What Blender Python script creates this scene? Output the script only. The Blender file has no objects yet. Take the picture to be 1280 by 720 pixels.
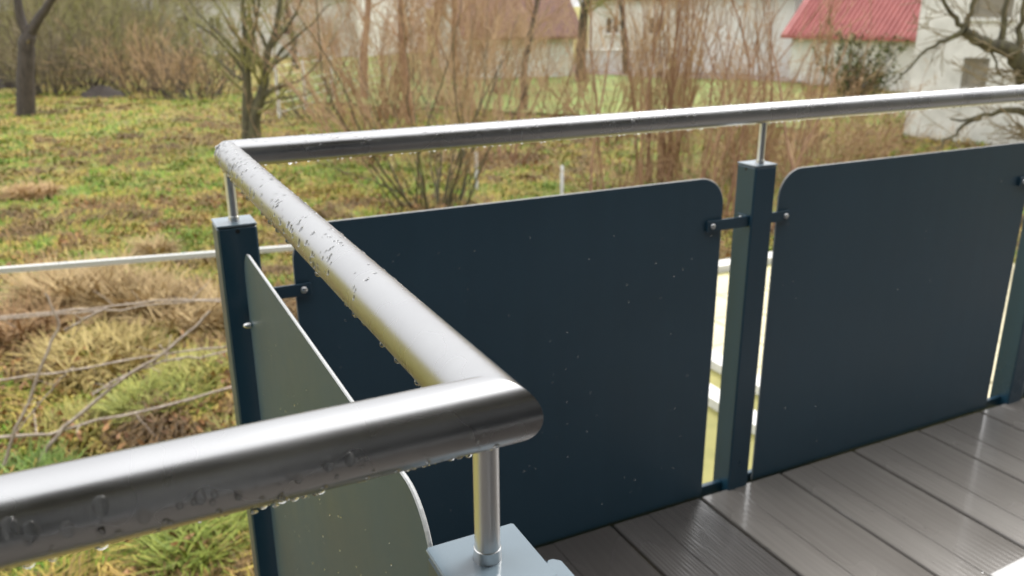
import bpy, math, random
import numpy as np
from mathutils import Vector, Matrix

S = bpy.context.scene
COL = S.collection
RNG = np.random.default_rng(11)

# ------------------------------------------------------------------ camera
YAW, PITCH, ROLL = math.radians(26.104), math.radians(-18.547), math.radians(-0.345)
FPX = 1058.85
CAM = np.array([-0.18375, -1.39436, 1.22200])
_f = np.array([math.sin(YAW) * math.cos(PITCH), math.cos(YAW) * math.cos(PITCH), math.sin(PITCH)])
_r = np.array([math.cos(YAW), -math.sin(YAW), 0.0])
_u = np.cross(_r, _f)
CR = math.cos(ROLL) * _r + math.sin(ROLL) * _u
CU = -math.sin(ROLL) * _r + math.cos(ROLL) * _u
CF = _f
cd = bpy.data.cameras.new('camera')
cam = bpy.data.objects.new('camera', cd)
COL.objects.link(cam)
M = Matrix.Identity(4)
for i in range(3):
    M[i][0], M[i][1], M[i][2], M[i][3] = CR[i], CU[i], -CF[i], CAM[i]
cam.matrix_world = M
cd.sensor_width = 36.0
cd.lens = FPX / 1280 * 36
cd.clip_start, cd.clip_end = 0.02, 1500
cd.dof.use_dof = True
cd.dof.focus_distance = 0.68
cd.dof.aperture_fstop = 9.5
S.camera = cam

# ------------------------------------------------------------------ sky and sun (overcast)
SUN_EL, SUN_AZ = math.radians(48), math.radians(70)
w = bpy.data.worlds.new('World')
S.world = w
w.use_nodes = True
nt = w.node_tree
sky = nt.nodes.new('ShaderNodeTexSky')
sky.sky_type = 'NISHITA'
sky.sun_disc = False
sky.sun_elevation, sky.sun_rotation = SUN_EL, SUN_AZ
sky.air_density, sky.dust_density, sky.ozone_density = 1.0, 4.0, 1.0
hs = nt.nodes.new('ShaderNodeHueSaturation')          # cloud cover: almost colourless
hs.inputs['Saturation'].default_value = 0.12
mx = nt.nodes.new('ShaderNodeMixRGB')                  # cloud layer evens the sky out
mx.inputs[0].default_value = 0.8
# standard overcast sky: luminance rises as (1 + 2 sin elevation) / 3
tcw = nt.nodes.new('ShaderNodeTexCoord'); sep = nt.nodes.new('ShaderNodeSeparateXYZ')
nt.links.new(tcw.outputs['Generated'], sep.inputs[0])
lum = nt.nodes.new('ShaderNodeMapRange')
for _i, _v in ((1, 0.0), (2, 1.0), (3, 0.42), (4, 0.9)): lum.inputs[_i].default_value = _v
nt.links.new(sep.outputs[2], lum.inputs[0])
cl = nt.nodes.new('ShaderNodeMixRGB'); cl.blend_type = 'MULTIPLY'; cl.inputs[0].default_value = 1.0
cl.inputs[1].default_value = (13.0, 13.1, 13.2, 1)
nt.links.new(lum.outputs[0], cl.inputs[2])
nt.links.new(cl.outputs[0], mx.inputs[2])
nt.links.new(sky.outputs[0], hs.inputs['Color'])
nt.links.new(hs.outputs[0], mx.inputs[1])
nt.links.new(mx.outputs[0], nt.nodes['Background'].inputs[0])
nt.nodes['Background'].inputs[1].default_value = 0.115
sl = bpy.data.lights.new('sun', 'SUN')
sl.energy = 1.3
sl.angle = math.radians(25)
sl.color = (1.0, 0.96, 0.9)
so = bpy.data.objects.new('sun', sl)
COL.objects.link(so)
_d = Vector((math.sin(SUN_AZ) * math.cos(SUN_EL), math.cos(SUN_AZ) * math.cos(SUN_EL), math.sin(SUN_EL)))
so.rotation_euler = _d.to_track_quat('Z', 'Y').to_euler()
S.view_settings.view_transform = 'Standard'
S.view_settings.look = 'None'
S.view_settings.gamma = 1.0
S.view_settings.use_curve_mapping = False
S.view_settings.exposure = 1.05
S.cycles.max_bounces = 8
S.cycles.transparent_max_bounces = 8
S.cycles.caustics_reflective = False
S.cycles.caustics_refractive = False

# ------------------------------------------------------------------ helpers
def ray(px, py):
    return CF + CR * (px - 640) / FPX + CU * (360 - py) / FPX
def on(px, py, axis, val):
    d = ray(px, py)
    return CAM + d * (val - CAM[axis]) / d[axis]
def at(px, py, depth):
    return CAM + ray(px, py) * depth
GZ = -1.6
def ground_pt(px, py):
    return on(px, py, 2, GZ)

_grid = np.random.default_rng(5).random((256, 256))
def vnoise(x, y):
    x = np.asarray(x, float); y = np.asarray(y, float)
    xi = np.floor(x).astype(int); yi = np.floor(y).astype(int)
    fx = x - xi; fy = y - yi
    fx = fx * fx * (3 - 2 * fx); fy = fy * fy * (3 - 2 * fy)
    a = _grid[xi % 256, yi % 256]; b = _grid[(xi + 1) % 256, yi % 256]
    c = _grid[xi % 256, (yi + 1) % 256]; d = _grid[(xi + 1) % 256, (yi + 1) % 256]
    return (a * (1 - fx) + b * fx) * (1 - fy) + (c * (1 - fx) + d * fx) * fy
def fbm(x, y, o=3):
    s = 0; a = .5; n = 0
    for k in range(o):
        s = s + a * vnoise(x * 2 ** k + 17 * k, y * 2 ** k + 31 * k); n += a; a *= .5
    return s / n
def gh(x, y):
    x = np.asarray(x, float); y = np.asarray(y, float)
    return GZ + 0.16 * (fbm(x * .35 + 3, y * .35 + 9) - .5) + 0.07 * (vnoise(x * 2.1, y * 2.1) - .5)

def tag(o, label=None, cat=None, group=None, kind=None):
    if label: o['label'] = label
    if cat: o['category'] = cat
    if group: o['group'] = group
    if kind: o['kind'] = kind
    return o
def empty(name, loc=(0, 0, 0)):
    o = bpy.data.objects.new(name, None)
    o.empty_display_size = .05
    o.location = loc
    COL.objects.link(o)
    return o
def set_parent(o, p):
    """child geometry is in world coordinates"""
    o.parent = p
    if p.type == 'EMPTY' or p.location.length > 0:
        o.matrix_parent_inverse = Matrix.Translation(-Vector(p.location))
class MB:
    def __init__(s): s.v = []; s.f = []
    def add(s, vs, fs):
        k = len(s.v); s.v.extend([tuple(map(float, a)) for a in vs]); s.f.extend([tuple(i + k for i in f) for f in fs]); return s
    def box(s, a, b, c=0.0):
        x0, y0, z0 = a; x1, y1, z1 = b
        if c <= 0:
            return s.add([(x0, y0, z0), (x1, y0, z0), (x1, y1, z0), (x0, y1, z0), (x0, y0, z1), (x1, y0, z1), (x1, y1, z1), (x0, y1, z1)],
                         [(3, 2, 1, 0), (4, 5, 6, 7), (0, 1, 5, 4), (1, 2, 6, 5), (2, 3, 7, 6), (3, 0, 4, 7)])
        # chamfered on the vertical edges and the top and bottom rims
        def ring(e, z):
            q = c
            return [(x0 + e + q, y0 + e, z), (x1 - e - q, y0 + e, z), (x1 - e, y0 + e + q, z), (x1 - e, y1 - e - q, z),
                    (x1 - e - q, y1 - e, z), (x0 + e + q, y1 - e, z), (x0 + e, y1 - e - q, z), (x0 + e, y0 + e + q, z)]
        vs = ring(c * .7, z0) + ring(0, z0 + c) + ring(0, z1 - c) + ring(c * .7, z1)
        fs = [tuple(range(7, -1, -1)), tuple(range(24, 32))]
        for k in range(3):
            for i in range(8):
                j = (i + 1) % 8
                fs.append((k * 8 + i, k * 8 + j, k * 8 + 8 + j, k * 8 + 8 + i))
        return s.add(vs, fs)
    def loft(s, rings, caps=True):
        n = len(rings[0]); vs = [p for r in rings for p in r]; fs = []
        for k in range(len(rings) - 1):
            for i in range(n):
                j = (i + 1) % n
                fs.append((k * n + i, k * n + j, k * n + n + j, k * n + n + i))
        if caps:
            fs.append(tuple(range(n - 1, -1, -1))); fs.append(tuple(range((len(rings) - 1) * n, len(rings) * n)))
        return s.add(vs, fs)
    def cyl(s, p0, p1, r0, r1=None, n=16, prof=None):
        p0 = np.array(p0, float); p1 = np.array(p1, float); d = p1 - p0; L = np.linalg.norm(d); d /= L
        a = np.cross(d, (0, 0, 1.0) if abs(d[2]) < .9 else (1.0, 0, 0)); a /= np.linalg.norm(a); b = np.cross(d, a)
        prof = prof or [(0, r0), (1, r0 if r1 is None else r1)]
        return s.loft([[p0 + d * L * t + r * (math.cos(2 * math.pi * i / n) * a + math.sin(2 * math.pi * i / n) * b) for i in range(n)] for t, r in prof])
    def build(s, name, mat, parent=None, smooth=False, origin=None, ang=None):
        me = bpy.data.meshes.new(name)
        v = s.v
        if origin is not None:
            v = [(a[0] - origin[0], a[1] - origin[1], a[2] - origin[2]) for a in v]
        me.from_pydata(v, [], s.f)
        me.materials.append(mat)
        if smooth:
            me.polygons.foreach_set('use_smooth', [True] * len(me.polygons))
            if ang: me.set_sharp_from_angle(angle=math.radians(ang))
        o = bpy.data.objects.new(name, me)
        COL.objects.link(o)
        if origin is not None: o.location = origin
        if parent is not None: set_parent(o, parent)
        return o
def np_mesh(name, v, f, mat, parent=None, smooth=False, col=None):
    """v (n,3), f (m,3 or 4) numpy"""
    me = bpy.data.meshes.new(name)
    n, k = f.shape
    me.vertices.add(len(v)); me.vertices.foreach_set('co', v.astype(np.float32).ravel())
    me.loops.add(n * k); me.loops.foreach_set('vertex_index', f.astype(np.int32).ravel())
    me.polygons.add(n); me.polygons.foreach_set('loop_start', np.arange(n, dtype=np.int32) * k)
    if smooth: me.polygons.foreach_set('use_smooth', np.ones(n, bool))
    me.update(calc_edges=True)
    if col is not None:
        a = me.color_attributes.new('tint', 'FLOAT_COLOR', 'POINT')
        c4 = np.ones((len(v), 4), np.float32); c4[:, :3] = col
        a.data.foreach_set('color', c4.ravel())
    me.materials.append(mat)
    o = bpy.data.objects.new(name, me)
    COL.objects.link(o)
    if parent is not None: set_parent(o, parent)
    return o
def tubes(paths, sides=3):
    """paths: list of (pts(n,3), rad(n)); returns v, quads"""
    by = {}
    for p, r in paths: by.setdefault(len(p), []).append((p, r))
    V, F, k = [], [], 0
    ca = np.cos(2 * np.pi * np.arange(sides) / sides); sa = np.sin(2 * np.pi * np.arange(sides) / sides)
    for n, L in by.items():
        P = np.array([p for p, _ in L], float); R = np.array([r for _, r in L], float)
        T = np.gradient(P, axis=1); T /= np.linalg.norm(T, axis=2, keepdims=True) + 1e-12
        m = T.mean(axis=1, keepdims=True)
        ref = np.where(np.abs(m[..., 2:3]) < .8, np.array([0, 0, 1.0]), np.array([1.0, 0, 0]))
        A = np.cross(T, np.broadcast_to(ref, T.shape)); A /= np.linalg.norm(A, axis=2, keepdims=True) + 1e-12
        B = np.cross(T, A)
        ring = P[:, :, None, :] + R[:, :, None, None] * (ca[:, None] * A[:, :, None, :] + sa[:, None] * B[:, :, None, :])
        V.append(ring.reshape(-1, 3))
        base = (np.arange(len(L))[:, None, None] * n + np.arange(n - 1)[None, :, None]) * sides + np.arange(sides)[None, None, :]
        nxt = (np.arange(len(L))[:, None, None] * n + np.arange(n - 1)[None, :, None]) * sides + ((np.arange(sides) + 1) % sides)[None, None, :]
        F.append((np.stack([base, nxt, nxt + sides, base + sides], -1) + k).reshape(-1, 4))
        k += len(L) * n * sides
    return np.concatenate(V), np.concatenate(F)

# ------------------------------------------------------------------ materials
def mat(name):
    m = bpy.data.materials.new(name); m.use_nodes = True
    return m, m.node_tree, m.node_tree.nodes['Principled BSDF']
def N(t, typ, **kw):
    n = t.nodes.new(typ)
    for k, v in kw.items(): setattr(n, k, v)
    return n
def noise(t, scale=5, detail=4, rough=.55, coord='Object', stretch=None, dist=0):
    tc = N(t, 'ShaderNodeTexCoord'); src = tc.outputs[coord]
    if stretch is not None:
        mp = N(t, 'ShaderNodeMapping'); mp.inputs['Scale'].default_value = stretch
        t.links.new(src, mp.inputs[0]); src = mp.outputs[0]
    n = N(t, 'ShaderNodeTexNoise')
    n.inputs['Scale'].default_value = scale; n.inputs['Detail'].default_value = detail; n.inputs['Roughness'].default_value = rough
    n.inputs['Distortion'].default_value = dist
    t.links.new(src, n.inputs['Vector'])
    return n
def ramp(t, fac, stops):
    r = N(t, 'ShaderNodeValToRGB'); e = r.color_ramp.elements
    while len(e) < len(stops): e.new(.5)
    for k, (p, c) in enumerate(stops):
        e[k].position = p; e[k].color = (*c, 1) if len(c) == 3 else c
    t.links.new(fac, r.inputs[0])
    return r
def rmap(t, val, a, b, lo=0, hi=1):
    m = N(t, 'ShaderNodeMapRange')
    m.inputs[1].default_value, m.inputs[2].default_value, m.inputs[3].default_value, m.inputs[4].default_value = lo, hi, a, b
    t.links.new(val, m.inputs[0]); return m.outputs[0]
def bump(t, b, h, strength=.3, dist=.01):
    n = N(t, 'ShaderNodeBump'); n.inputs['Strength'].default_value = strength; n.inputs['Distance'].default_value = dist
    t.links.new(h, n.inputs['Height']); t.links.new(n.outputs[0], b.inputs['Normal']); return n

def steel(name, stretch, rough=.26):
    m, t, b = mat(name)
    b.inputs['Metallic'].default_value = 1
    n1 = noise(t, 1, 2, .6, stretch=stretch)
    n2 = noise(t, 9, 3, .6)
    c = ramp(t, n2.outputs[0], [(.25, (.37, .37, .375)), (.75, (.44, .44, .445))])
    t.links.new(c.outputs[0], b.inputs['Base Color'])
    t.links.new(rmap(t, n2.outputs[0], rough - .04, rough + .06, .3, .7), b.inputs['Roughness'])
    bump(t, b, n1.outputs[0], .11, .0006)
    return m
STEEL_X = steel('brushed_steel_along_x', (2500, 60, 60))
STEEL_Y = steel('brushed_steel_along_y', (60, 2500, 60))
STEEL_P = steel('polished_steel', (60, 60, 40), .3)
for _e in [n for n in STEEL_P.node_tree.nodes if n.type == 'VALTORGB'][0].color_ramp.elements: _e.color = (.68, .68, .685, 1)

def coat(name, c0, c1, rough=.34):
    m, t, b = mat(name)
    n = noise(t, 3.5, 4, .6)
    f = noise(t, 900, 2, .5)
    t.links.new(ramp(t, n.outputs[0], [(.3, c0), (.7, c1)]).outputs[0], b.inputs['Base Color'])
    t.links.new(rmap(t, n.outputs[0], rough - .05, rough + .07, .3, .7), b.inputs['Roughness'])
    b.inputs['Specular IOR Level'].default_value = .65
    st = noise(t, 1, 3, .6, stretch=(26, 26, .9))
    mu = N(t, 'ShaderNodeMixRGB', blend_type='MULTIPLY'); mu.inputs[0].default_value = .2
    src = b.inputs['Base Color'].links[0].from_socket
    t.links.new(src, mu.inputs[1]); t.links.new(ramp(t, st.outputs[0], [(.3, (.82, .83, .84)), (.7, (1.2, 1.19, 1.17))]).outputs[0], mu.inputs[2])
    t.links.new(mu.outputs[0], b.inputs['Base Color'])
    bump(t, b, f.outputs[0], .06, .0006)
    return m
COAT = coat('anthracite_powder_coat', (.012, .048, .080), (.016, .056, .092), .3)
PANEL = coat('anthracite_panel_laminate', (.022, .062, .096), (.027, .071, .109), .4)
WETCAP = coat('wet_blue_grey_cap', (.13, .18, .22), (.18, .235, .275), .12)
EDGE, _t, _b = mat('sky_glint_panel_edge')  # pale panel rim: the sky's reflection on the wet edge is put into its colour
_n = noise(_t, 300, 3)
_t.links.new(ramp(_t, _n.outputs[0], [(.3, (.46, .47, .47)), (.7, (.56, .57, .57))]).outputs[0], _b.inputs['Base Color'])
_b.inputs['Roughness'].default_value = .15
DARK, _t, _b = mat('drill_hole_black')
_n = noise(_t, 80); _t.links.new(ramp(_t, _n.outputs[0], [(0, (.003, .003, .003)), (1, (.008, .008, .008))]).outputs[0], _b.inputs['Base Color'])
WATER, _t, _b = mat('rain_water')
_n = noise(_t, 40, 1)
_t.links.new(ramp(_t, _n.outputs[0], [(0, (.97, .98, .98)), (1, (1, 1, 1))]).outputs[0], _b.inputs['Base Color'])
_b.inputs['Transmission Weight'].default_value = 1; _b.inputs['IOR'].default_value = 1.333; _b.inputs['Roughness'].default_value = .0

def deck_mat(name, c0, c1, ridge, rough):
    m, t, b = mat(name)
    tc = N(t, 'ShaderNodeTexCoord')
    grain = noise(t, 1, 5, .65, stretch=(90, 3.0, 90))
    blot = noise(t, 2.6, 2, .5, stretch=(1.6, .7, 1), dist=.3)
    fine = noise(t, 700, 2, .5)
    mix = N(t, 'ShaderNodeMixRGB'); mix.inputs[0].default_value = .45
    t.links.new(grain.outputs[0], mix.inputs[1]); t.links.new(blot.outputs[0], mix.inputs[2])
    t.links.new(ramp(t, mix.outputs[0], [(.3, c0), (.68, c1)]).outputs[0], b.inputs['Base Color'])
    t.links.new(rmap(t, blot.outputs[0], rough - .09, rough + .14, .3, .7), b.inputs['Roughness'])
    wv = N(t, 'ShaderNodeTexWave'); wv.wave_type = 'BANDS'; wv.bands_direction = 'X'
    wv.inputs['Scale'].default_value = 20.0 if ridge < .5 else 34; wv.inputs['Distortion'].default_value = 1.2 + ridge * 3; wv.inputs['Detail'].default_value = 2
    mp = N(t, 'ShaderNodeMapping'); mp.inputs['Scale'].default_value = (1, .06, 1)
    t.links.new(tc.outputs['Object'], mp.inputs[0]); t.links.new(mp.outputs[0], wv.inputs['Vector'])
    ad = N(t, 'ShaderNodeMath', operation='MULTIPLY_ADD'); ad.inputs[1].default_value = .25
    t.links.new(fine.outputs[0], ad.inputs[0]); t.links.new(wv.outputs['Fac'], ad.inputs[2])
    bn = bump(t, b, ad.outputs[0], .12 + ridge * .6, .0012)
    b.inputs['Coat Weight'].default_value = .7; b.inputs['Coat Roughness'].default_value = .05; b.inputs['Coat IOR'].default_value = 1.4
    b2 = N(t, 'ShaderNodeBump'); b2.inputs['Strength'].default_value = .05 + ridge * .35; b2.inputs['Distance'].default_value = .001
    t.links.new(ad.outputs[0], b2.inputs['Height']); t.links.new(b2.outputs[0], b.inputs['Coat Normal'])
    return m
DECKS = [deck_mat('wet_composite_board', (.14, .127, .115), (.215, .198, .18), .12, .2),
         deck_mat('grooved_wet_composite_board', (.07, .064, .06), (.11, .101, .095), 1.0, .2),
         deck_mat('dark_composite_board', (.06, .054, .05), (.09, .081, .075), .12, .26)]
def tint_mat(name, rough=.7, transl=0, sc=30):
    m, t, b = mat(name)
    a = N(t, 'ShaderNodeVertexColor', layer_name='tint')
    n = noise(t, sc, 3)
    mul = N(t, 'ShaderNodeMixRGB', blend_type='MULTIPLY'); mul.inputs[0].default_value = .5
    t.links.new(a.outputs[0], mul.inputs[1])
    t.links.new(ramp(t, n.outputs[0], [(.25, (.55, .55, .55)), (.7, (1.25, 1.25, 1.25))]).outputs[0], mul.inputs[2])
    t.links.new(mul.outputs[0], b.inputs['Base Color']); b.inputs['Roughness'].default_value = rough
    b.inputs['Specular IOR Level'].default_value = .3
    return m
BLADE = tint_mat('grass_blades', .55)
def bark(name, c0, c1, c2=None, sc=14):
    m, t, b = mat(name)
    n = noise(t, sc, 5, .65, stretch=(1, 1, .35))
    t.links.new(ramp(t, n.outputs[0], [(.3, c0), (.62, c1)] + ([(.78, c2)] if c2 else [])).outputs[0], b.inputs['Base Color'])
    b.inputs['Roughness'].default_value = .75
    bump(t, b, n.outputs[0], .6, .02)
    return m
BARK_GREY = bark('grey_brown_bark', (.03, .024, .02), (.075, .06, .05), (.10, .10, .035))
BARK_MOSS = bark('mossy_bark', (.04, .034, .024), (.11, .10, .05), (.15, .16, .05))
BARK_RED = bark('red_brown_bark', (.16, .085, .05), (.33, .195, .115))
TWIG_OLIVE = bark('olive_twigs', (.15, .145, .05), (.30, .28, .105), None, 3)
TWIG_TAN = bark('tan_twigs', (.28, .175, .085), (.48, .33, .18), None, 3)
TWIG_RED = bark('reddish_twigs', (.24, .135, .07), (.42, .265, .145), None, 3)
TWIG_GREY = bark('grey_twigs', (.12, .095, .055), (.26, .21, .125), None, 3)
CANE = bark('weathered_cane', (.26, .20, .155), (.50, .42, .35), None, 25)
def plain(name, c0, c1, sc=3, rough=.8, bp=0, stretch=None):
    m, t, b = mat(name)
    n = noise(t, sc, 5, .6, stretch=stretch)
    t.links.new(ramp(t, n.outputs[0], [(.3, c0), (.7, c1)]).outputs[0], b.inputs['Base Color'])
    b.inputs['Roughness'].default_value = rough
    if bp: bump(t, b, n.outputs[0], bp, .02)
    return m
GALV = plain('galvanised_steel', (.62, .63, .63), (.74, .75, .75), 40, .45)
GALV.node_tree.nodes['Principled BSDF'].inputs['Metallic'].default_value = .3
WHITE_WALL = plain('white_render', (.60, .59, .56), (.76, .75, .73), .8, .85, .1)
OLD_WHITE = plain('weathered_white_render', (.50, .50, .46), (.84, .835, .80), 1.8, .9, .15)
RED_ROOF = plain('red_sheet_roof', (.29, .085, .078), (.40, .135, .122), 2.2, .5)
BROWN_ROOF = plain('brown_red_tiles', (.10, .046, .036), (.17, .08, .06), 4, .8)
SHUTTER = plain('grey_brown_shutter', (.20, .18, .14), (.29, .265, .21), 6, .7, 0, (1, 1, 8))
GLASS_DARK = plain('dark_window_glass', (.02, .023, .026), (.035, .04, .045), 2, .08)
TRIM = plain('white_window_frame', (.7, .7, .69), (.78, .78, .77), 6, .4)
CREAM_BLD = plain('house_render', (.10, .10, .10), (.14, .14, .138), 1.5, .85, .1)
SOIL = plain('dark_wet_soil', (.018, .013, .010), (.05, .036, .027), 9, .8, .8)
CREAMSLAB = plain('cream_paving', (.52, .47, .30), (.66, .60, .40), 2.5, .6, .1)
WHITEKERB = plain('white_kerb', (.62, .62, .60), (.75, .75, .73), 6, .6)
PATHM = plain('brown_pink_path', (.20, .155, .13), (.30, .235, .20), 2, .9, .2)
PVC = plain('white_plastic', (.50, .49, .485), (.58, .57, .565), 9, .35)

# ground material
GROUND, t, b = mat('winter_meadow_ground')
big = noise(t, .55, 4, .6, dist=.8); mid = noise(t, 3.2, 5, .65, dist=1.2); fin = noise(t, 26, 4, .7)
m1 = ramp(t, mid.outputs[0], [(.30, (.11, .07, .045)), (.42, (.26, .19, .08)), (.53, (.30, .28, .06)), (.63, (.17, .24, .04)), (.75, (.38, .27, .12))])
m2 = ramp(t, fin.outputs[0], [(.25, (.4, .4, .4)), (.75, (1.35, 1.3, 1.2))])
m3 = ramp(t, big.outputs[0], [(.35, (.75, 1.0, .7)), (.65, (1.25, 1.0, .95))])
x1 = N(t, 'ShaderNodeMixRGB', blend_type='MULTIPLY'); x1.inputs[0].default_value = .9
x2 = N(t, 'ShaderNodeMixRGB', blend_type='MULTIPLY'); x2.inputs[0].default_value = .8
t.links.new(m1.outputs[0], x1.inputs[1]); t.links.new(m2.outputs[0], x1.inputs[2])
t.links.new(x1.outputs[0], x2.inputs[1]); t.links.new(m3.outputs[0], x2.inputs[2])
t.links.new(x2.outputs[0], b.inputs['Base Color']); b.inputs['Roughness'].default_value = .85
bump(t, b, fin.outputs[0], .8, .05)
LAWN, t, b = mat('short_lawn')
mid = noise(t, .5, 4, .6, dist=.5); fin = noise(t, 14, 4, .7)
m1 = ramp(t, mid.outputs[0], [(.3, (.15, .18, .035)), (.5, (.17, .235, .045)), (.7, (.26, .25, .065))])
m2 = ramp(t, fin.outputs[0], [(.25, (.6, .6, .6)), (.75, (1.2, 1.2, 1.2))])
x1 = N(t, 'ShaderNodeMixRGB', blend_type='MULTIPLY'); x1.inputs[0].default_value = .8
t.links.new(m1.outputs[0], x1.inputs[1]); t.links.new(m2.outputs[0], x1.inputs[2])
t.links.new(x1.outputs[0], b.inputs['Base Color']); b.inputs['Roughness'].default_value = .8

# ================================================================== ground
def grid(name, xs, ys, zf, m):
    X, Y = np.meshgrid(xs, ys, indexing='ij'); Z = zf(X, Y)
    v = np.stack([X, Y, Z], -1).reshape(-1, 3); n, k = len(xs), len(ys)
    i, j = np.meshgrid(np.arange(n - 1), np.arange(k - 1), indexing='ij')
    a = (i * k + j).ravel()
    return np_mesh(name, v, np.stack([a, a + k, a + k + 1, a + 1], -1), m, smooth=True)
xs = np.concatenate([[-600, -250, -100, -50], np.arange(-30, 50.1, .5), [60, 100, 250, 600]])
ys = np.concatenate([[-300, -80, -30, -12], np.arange(-8, 60.1, .5), [70, 100, 250, 700]])
gnd = grid('ground', xs, ys, gh, GROUND); tag(gnd, 'winter meadow ground with patchy grass and wet soil', kind='structure')

# lawn beyond the wire fence, brown path in front of the far white buildings
def sheet(name, pts, dz, m, n=26):
    """four ground corners; sheet follows the terrain"""
    p = [np.array(a[:2]) for a in pts]
    s, tt = np.meshgrid(np.linspace(0, 1, n), np.linspace(0, 1, n), indexing='ij')
    XY = ((1 - s) * (1 - tt))[..., None] * p[0] + (s * (1 - tt))[..., None] * p[1] + (s * tt)[..., None] * p[2] + ((1 - s) * tt)[..., None] * p[3]
    v = np.concatenate([XY, (gh(XY[..., 0], XY[..., 1]) + dz)[..., None]], -1).reshape(-1, 3)
    i, j = np.meshgrid(np.arange(n - 1), np.arange(n - 1), indexing='ij'); a = (i * n + j).ravel()
    o = np_mesh(name, v, np.stack([a, a + n, a + n + 1, a + 1], -1), m, smooth=True); tag(o, kind='structure'); return o
sheet('lawn', [ground_pt(365, 128), ground_pt(1010, 165), ground_pt(1000, 96), ground_pt(390, 60)], .06, LAWN, 60)
sheet('path', [ground_pt(700, 93), ground_pt(1010, 107), ground_pt(1010, 94), ground_pt(700, 82)], .09, PATHM)

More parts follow.
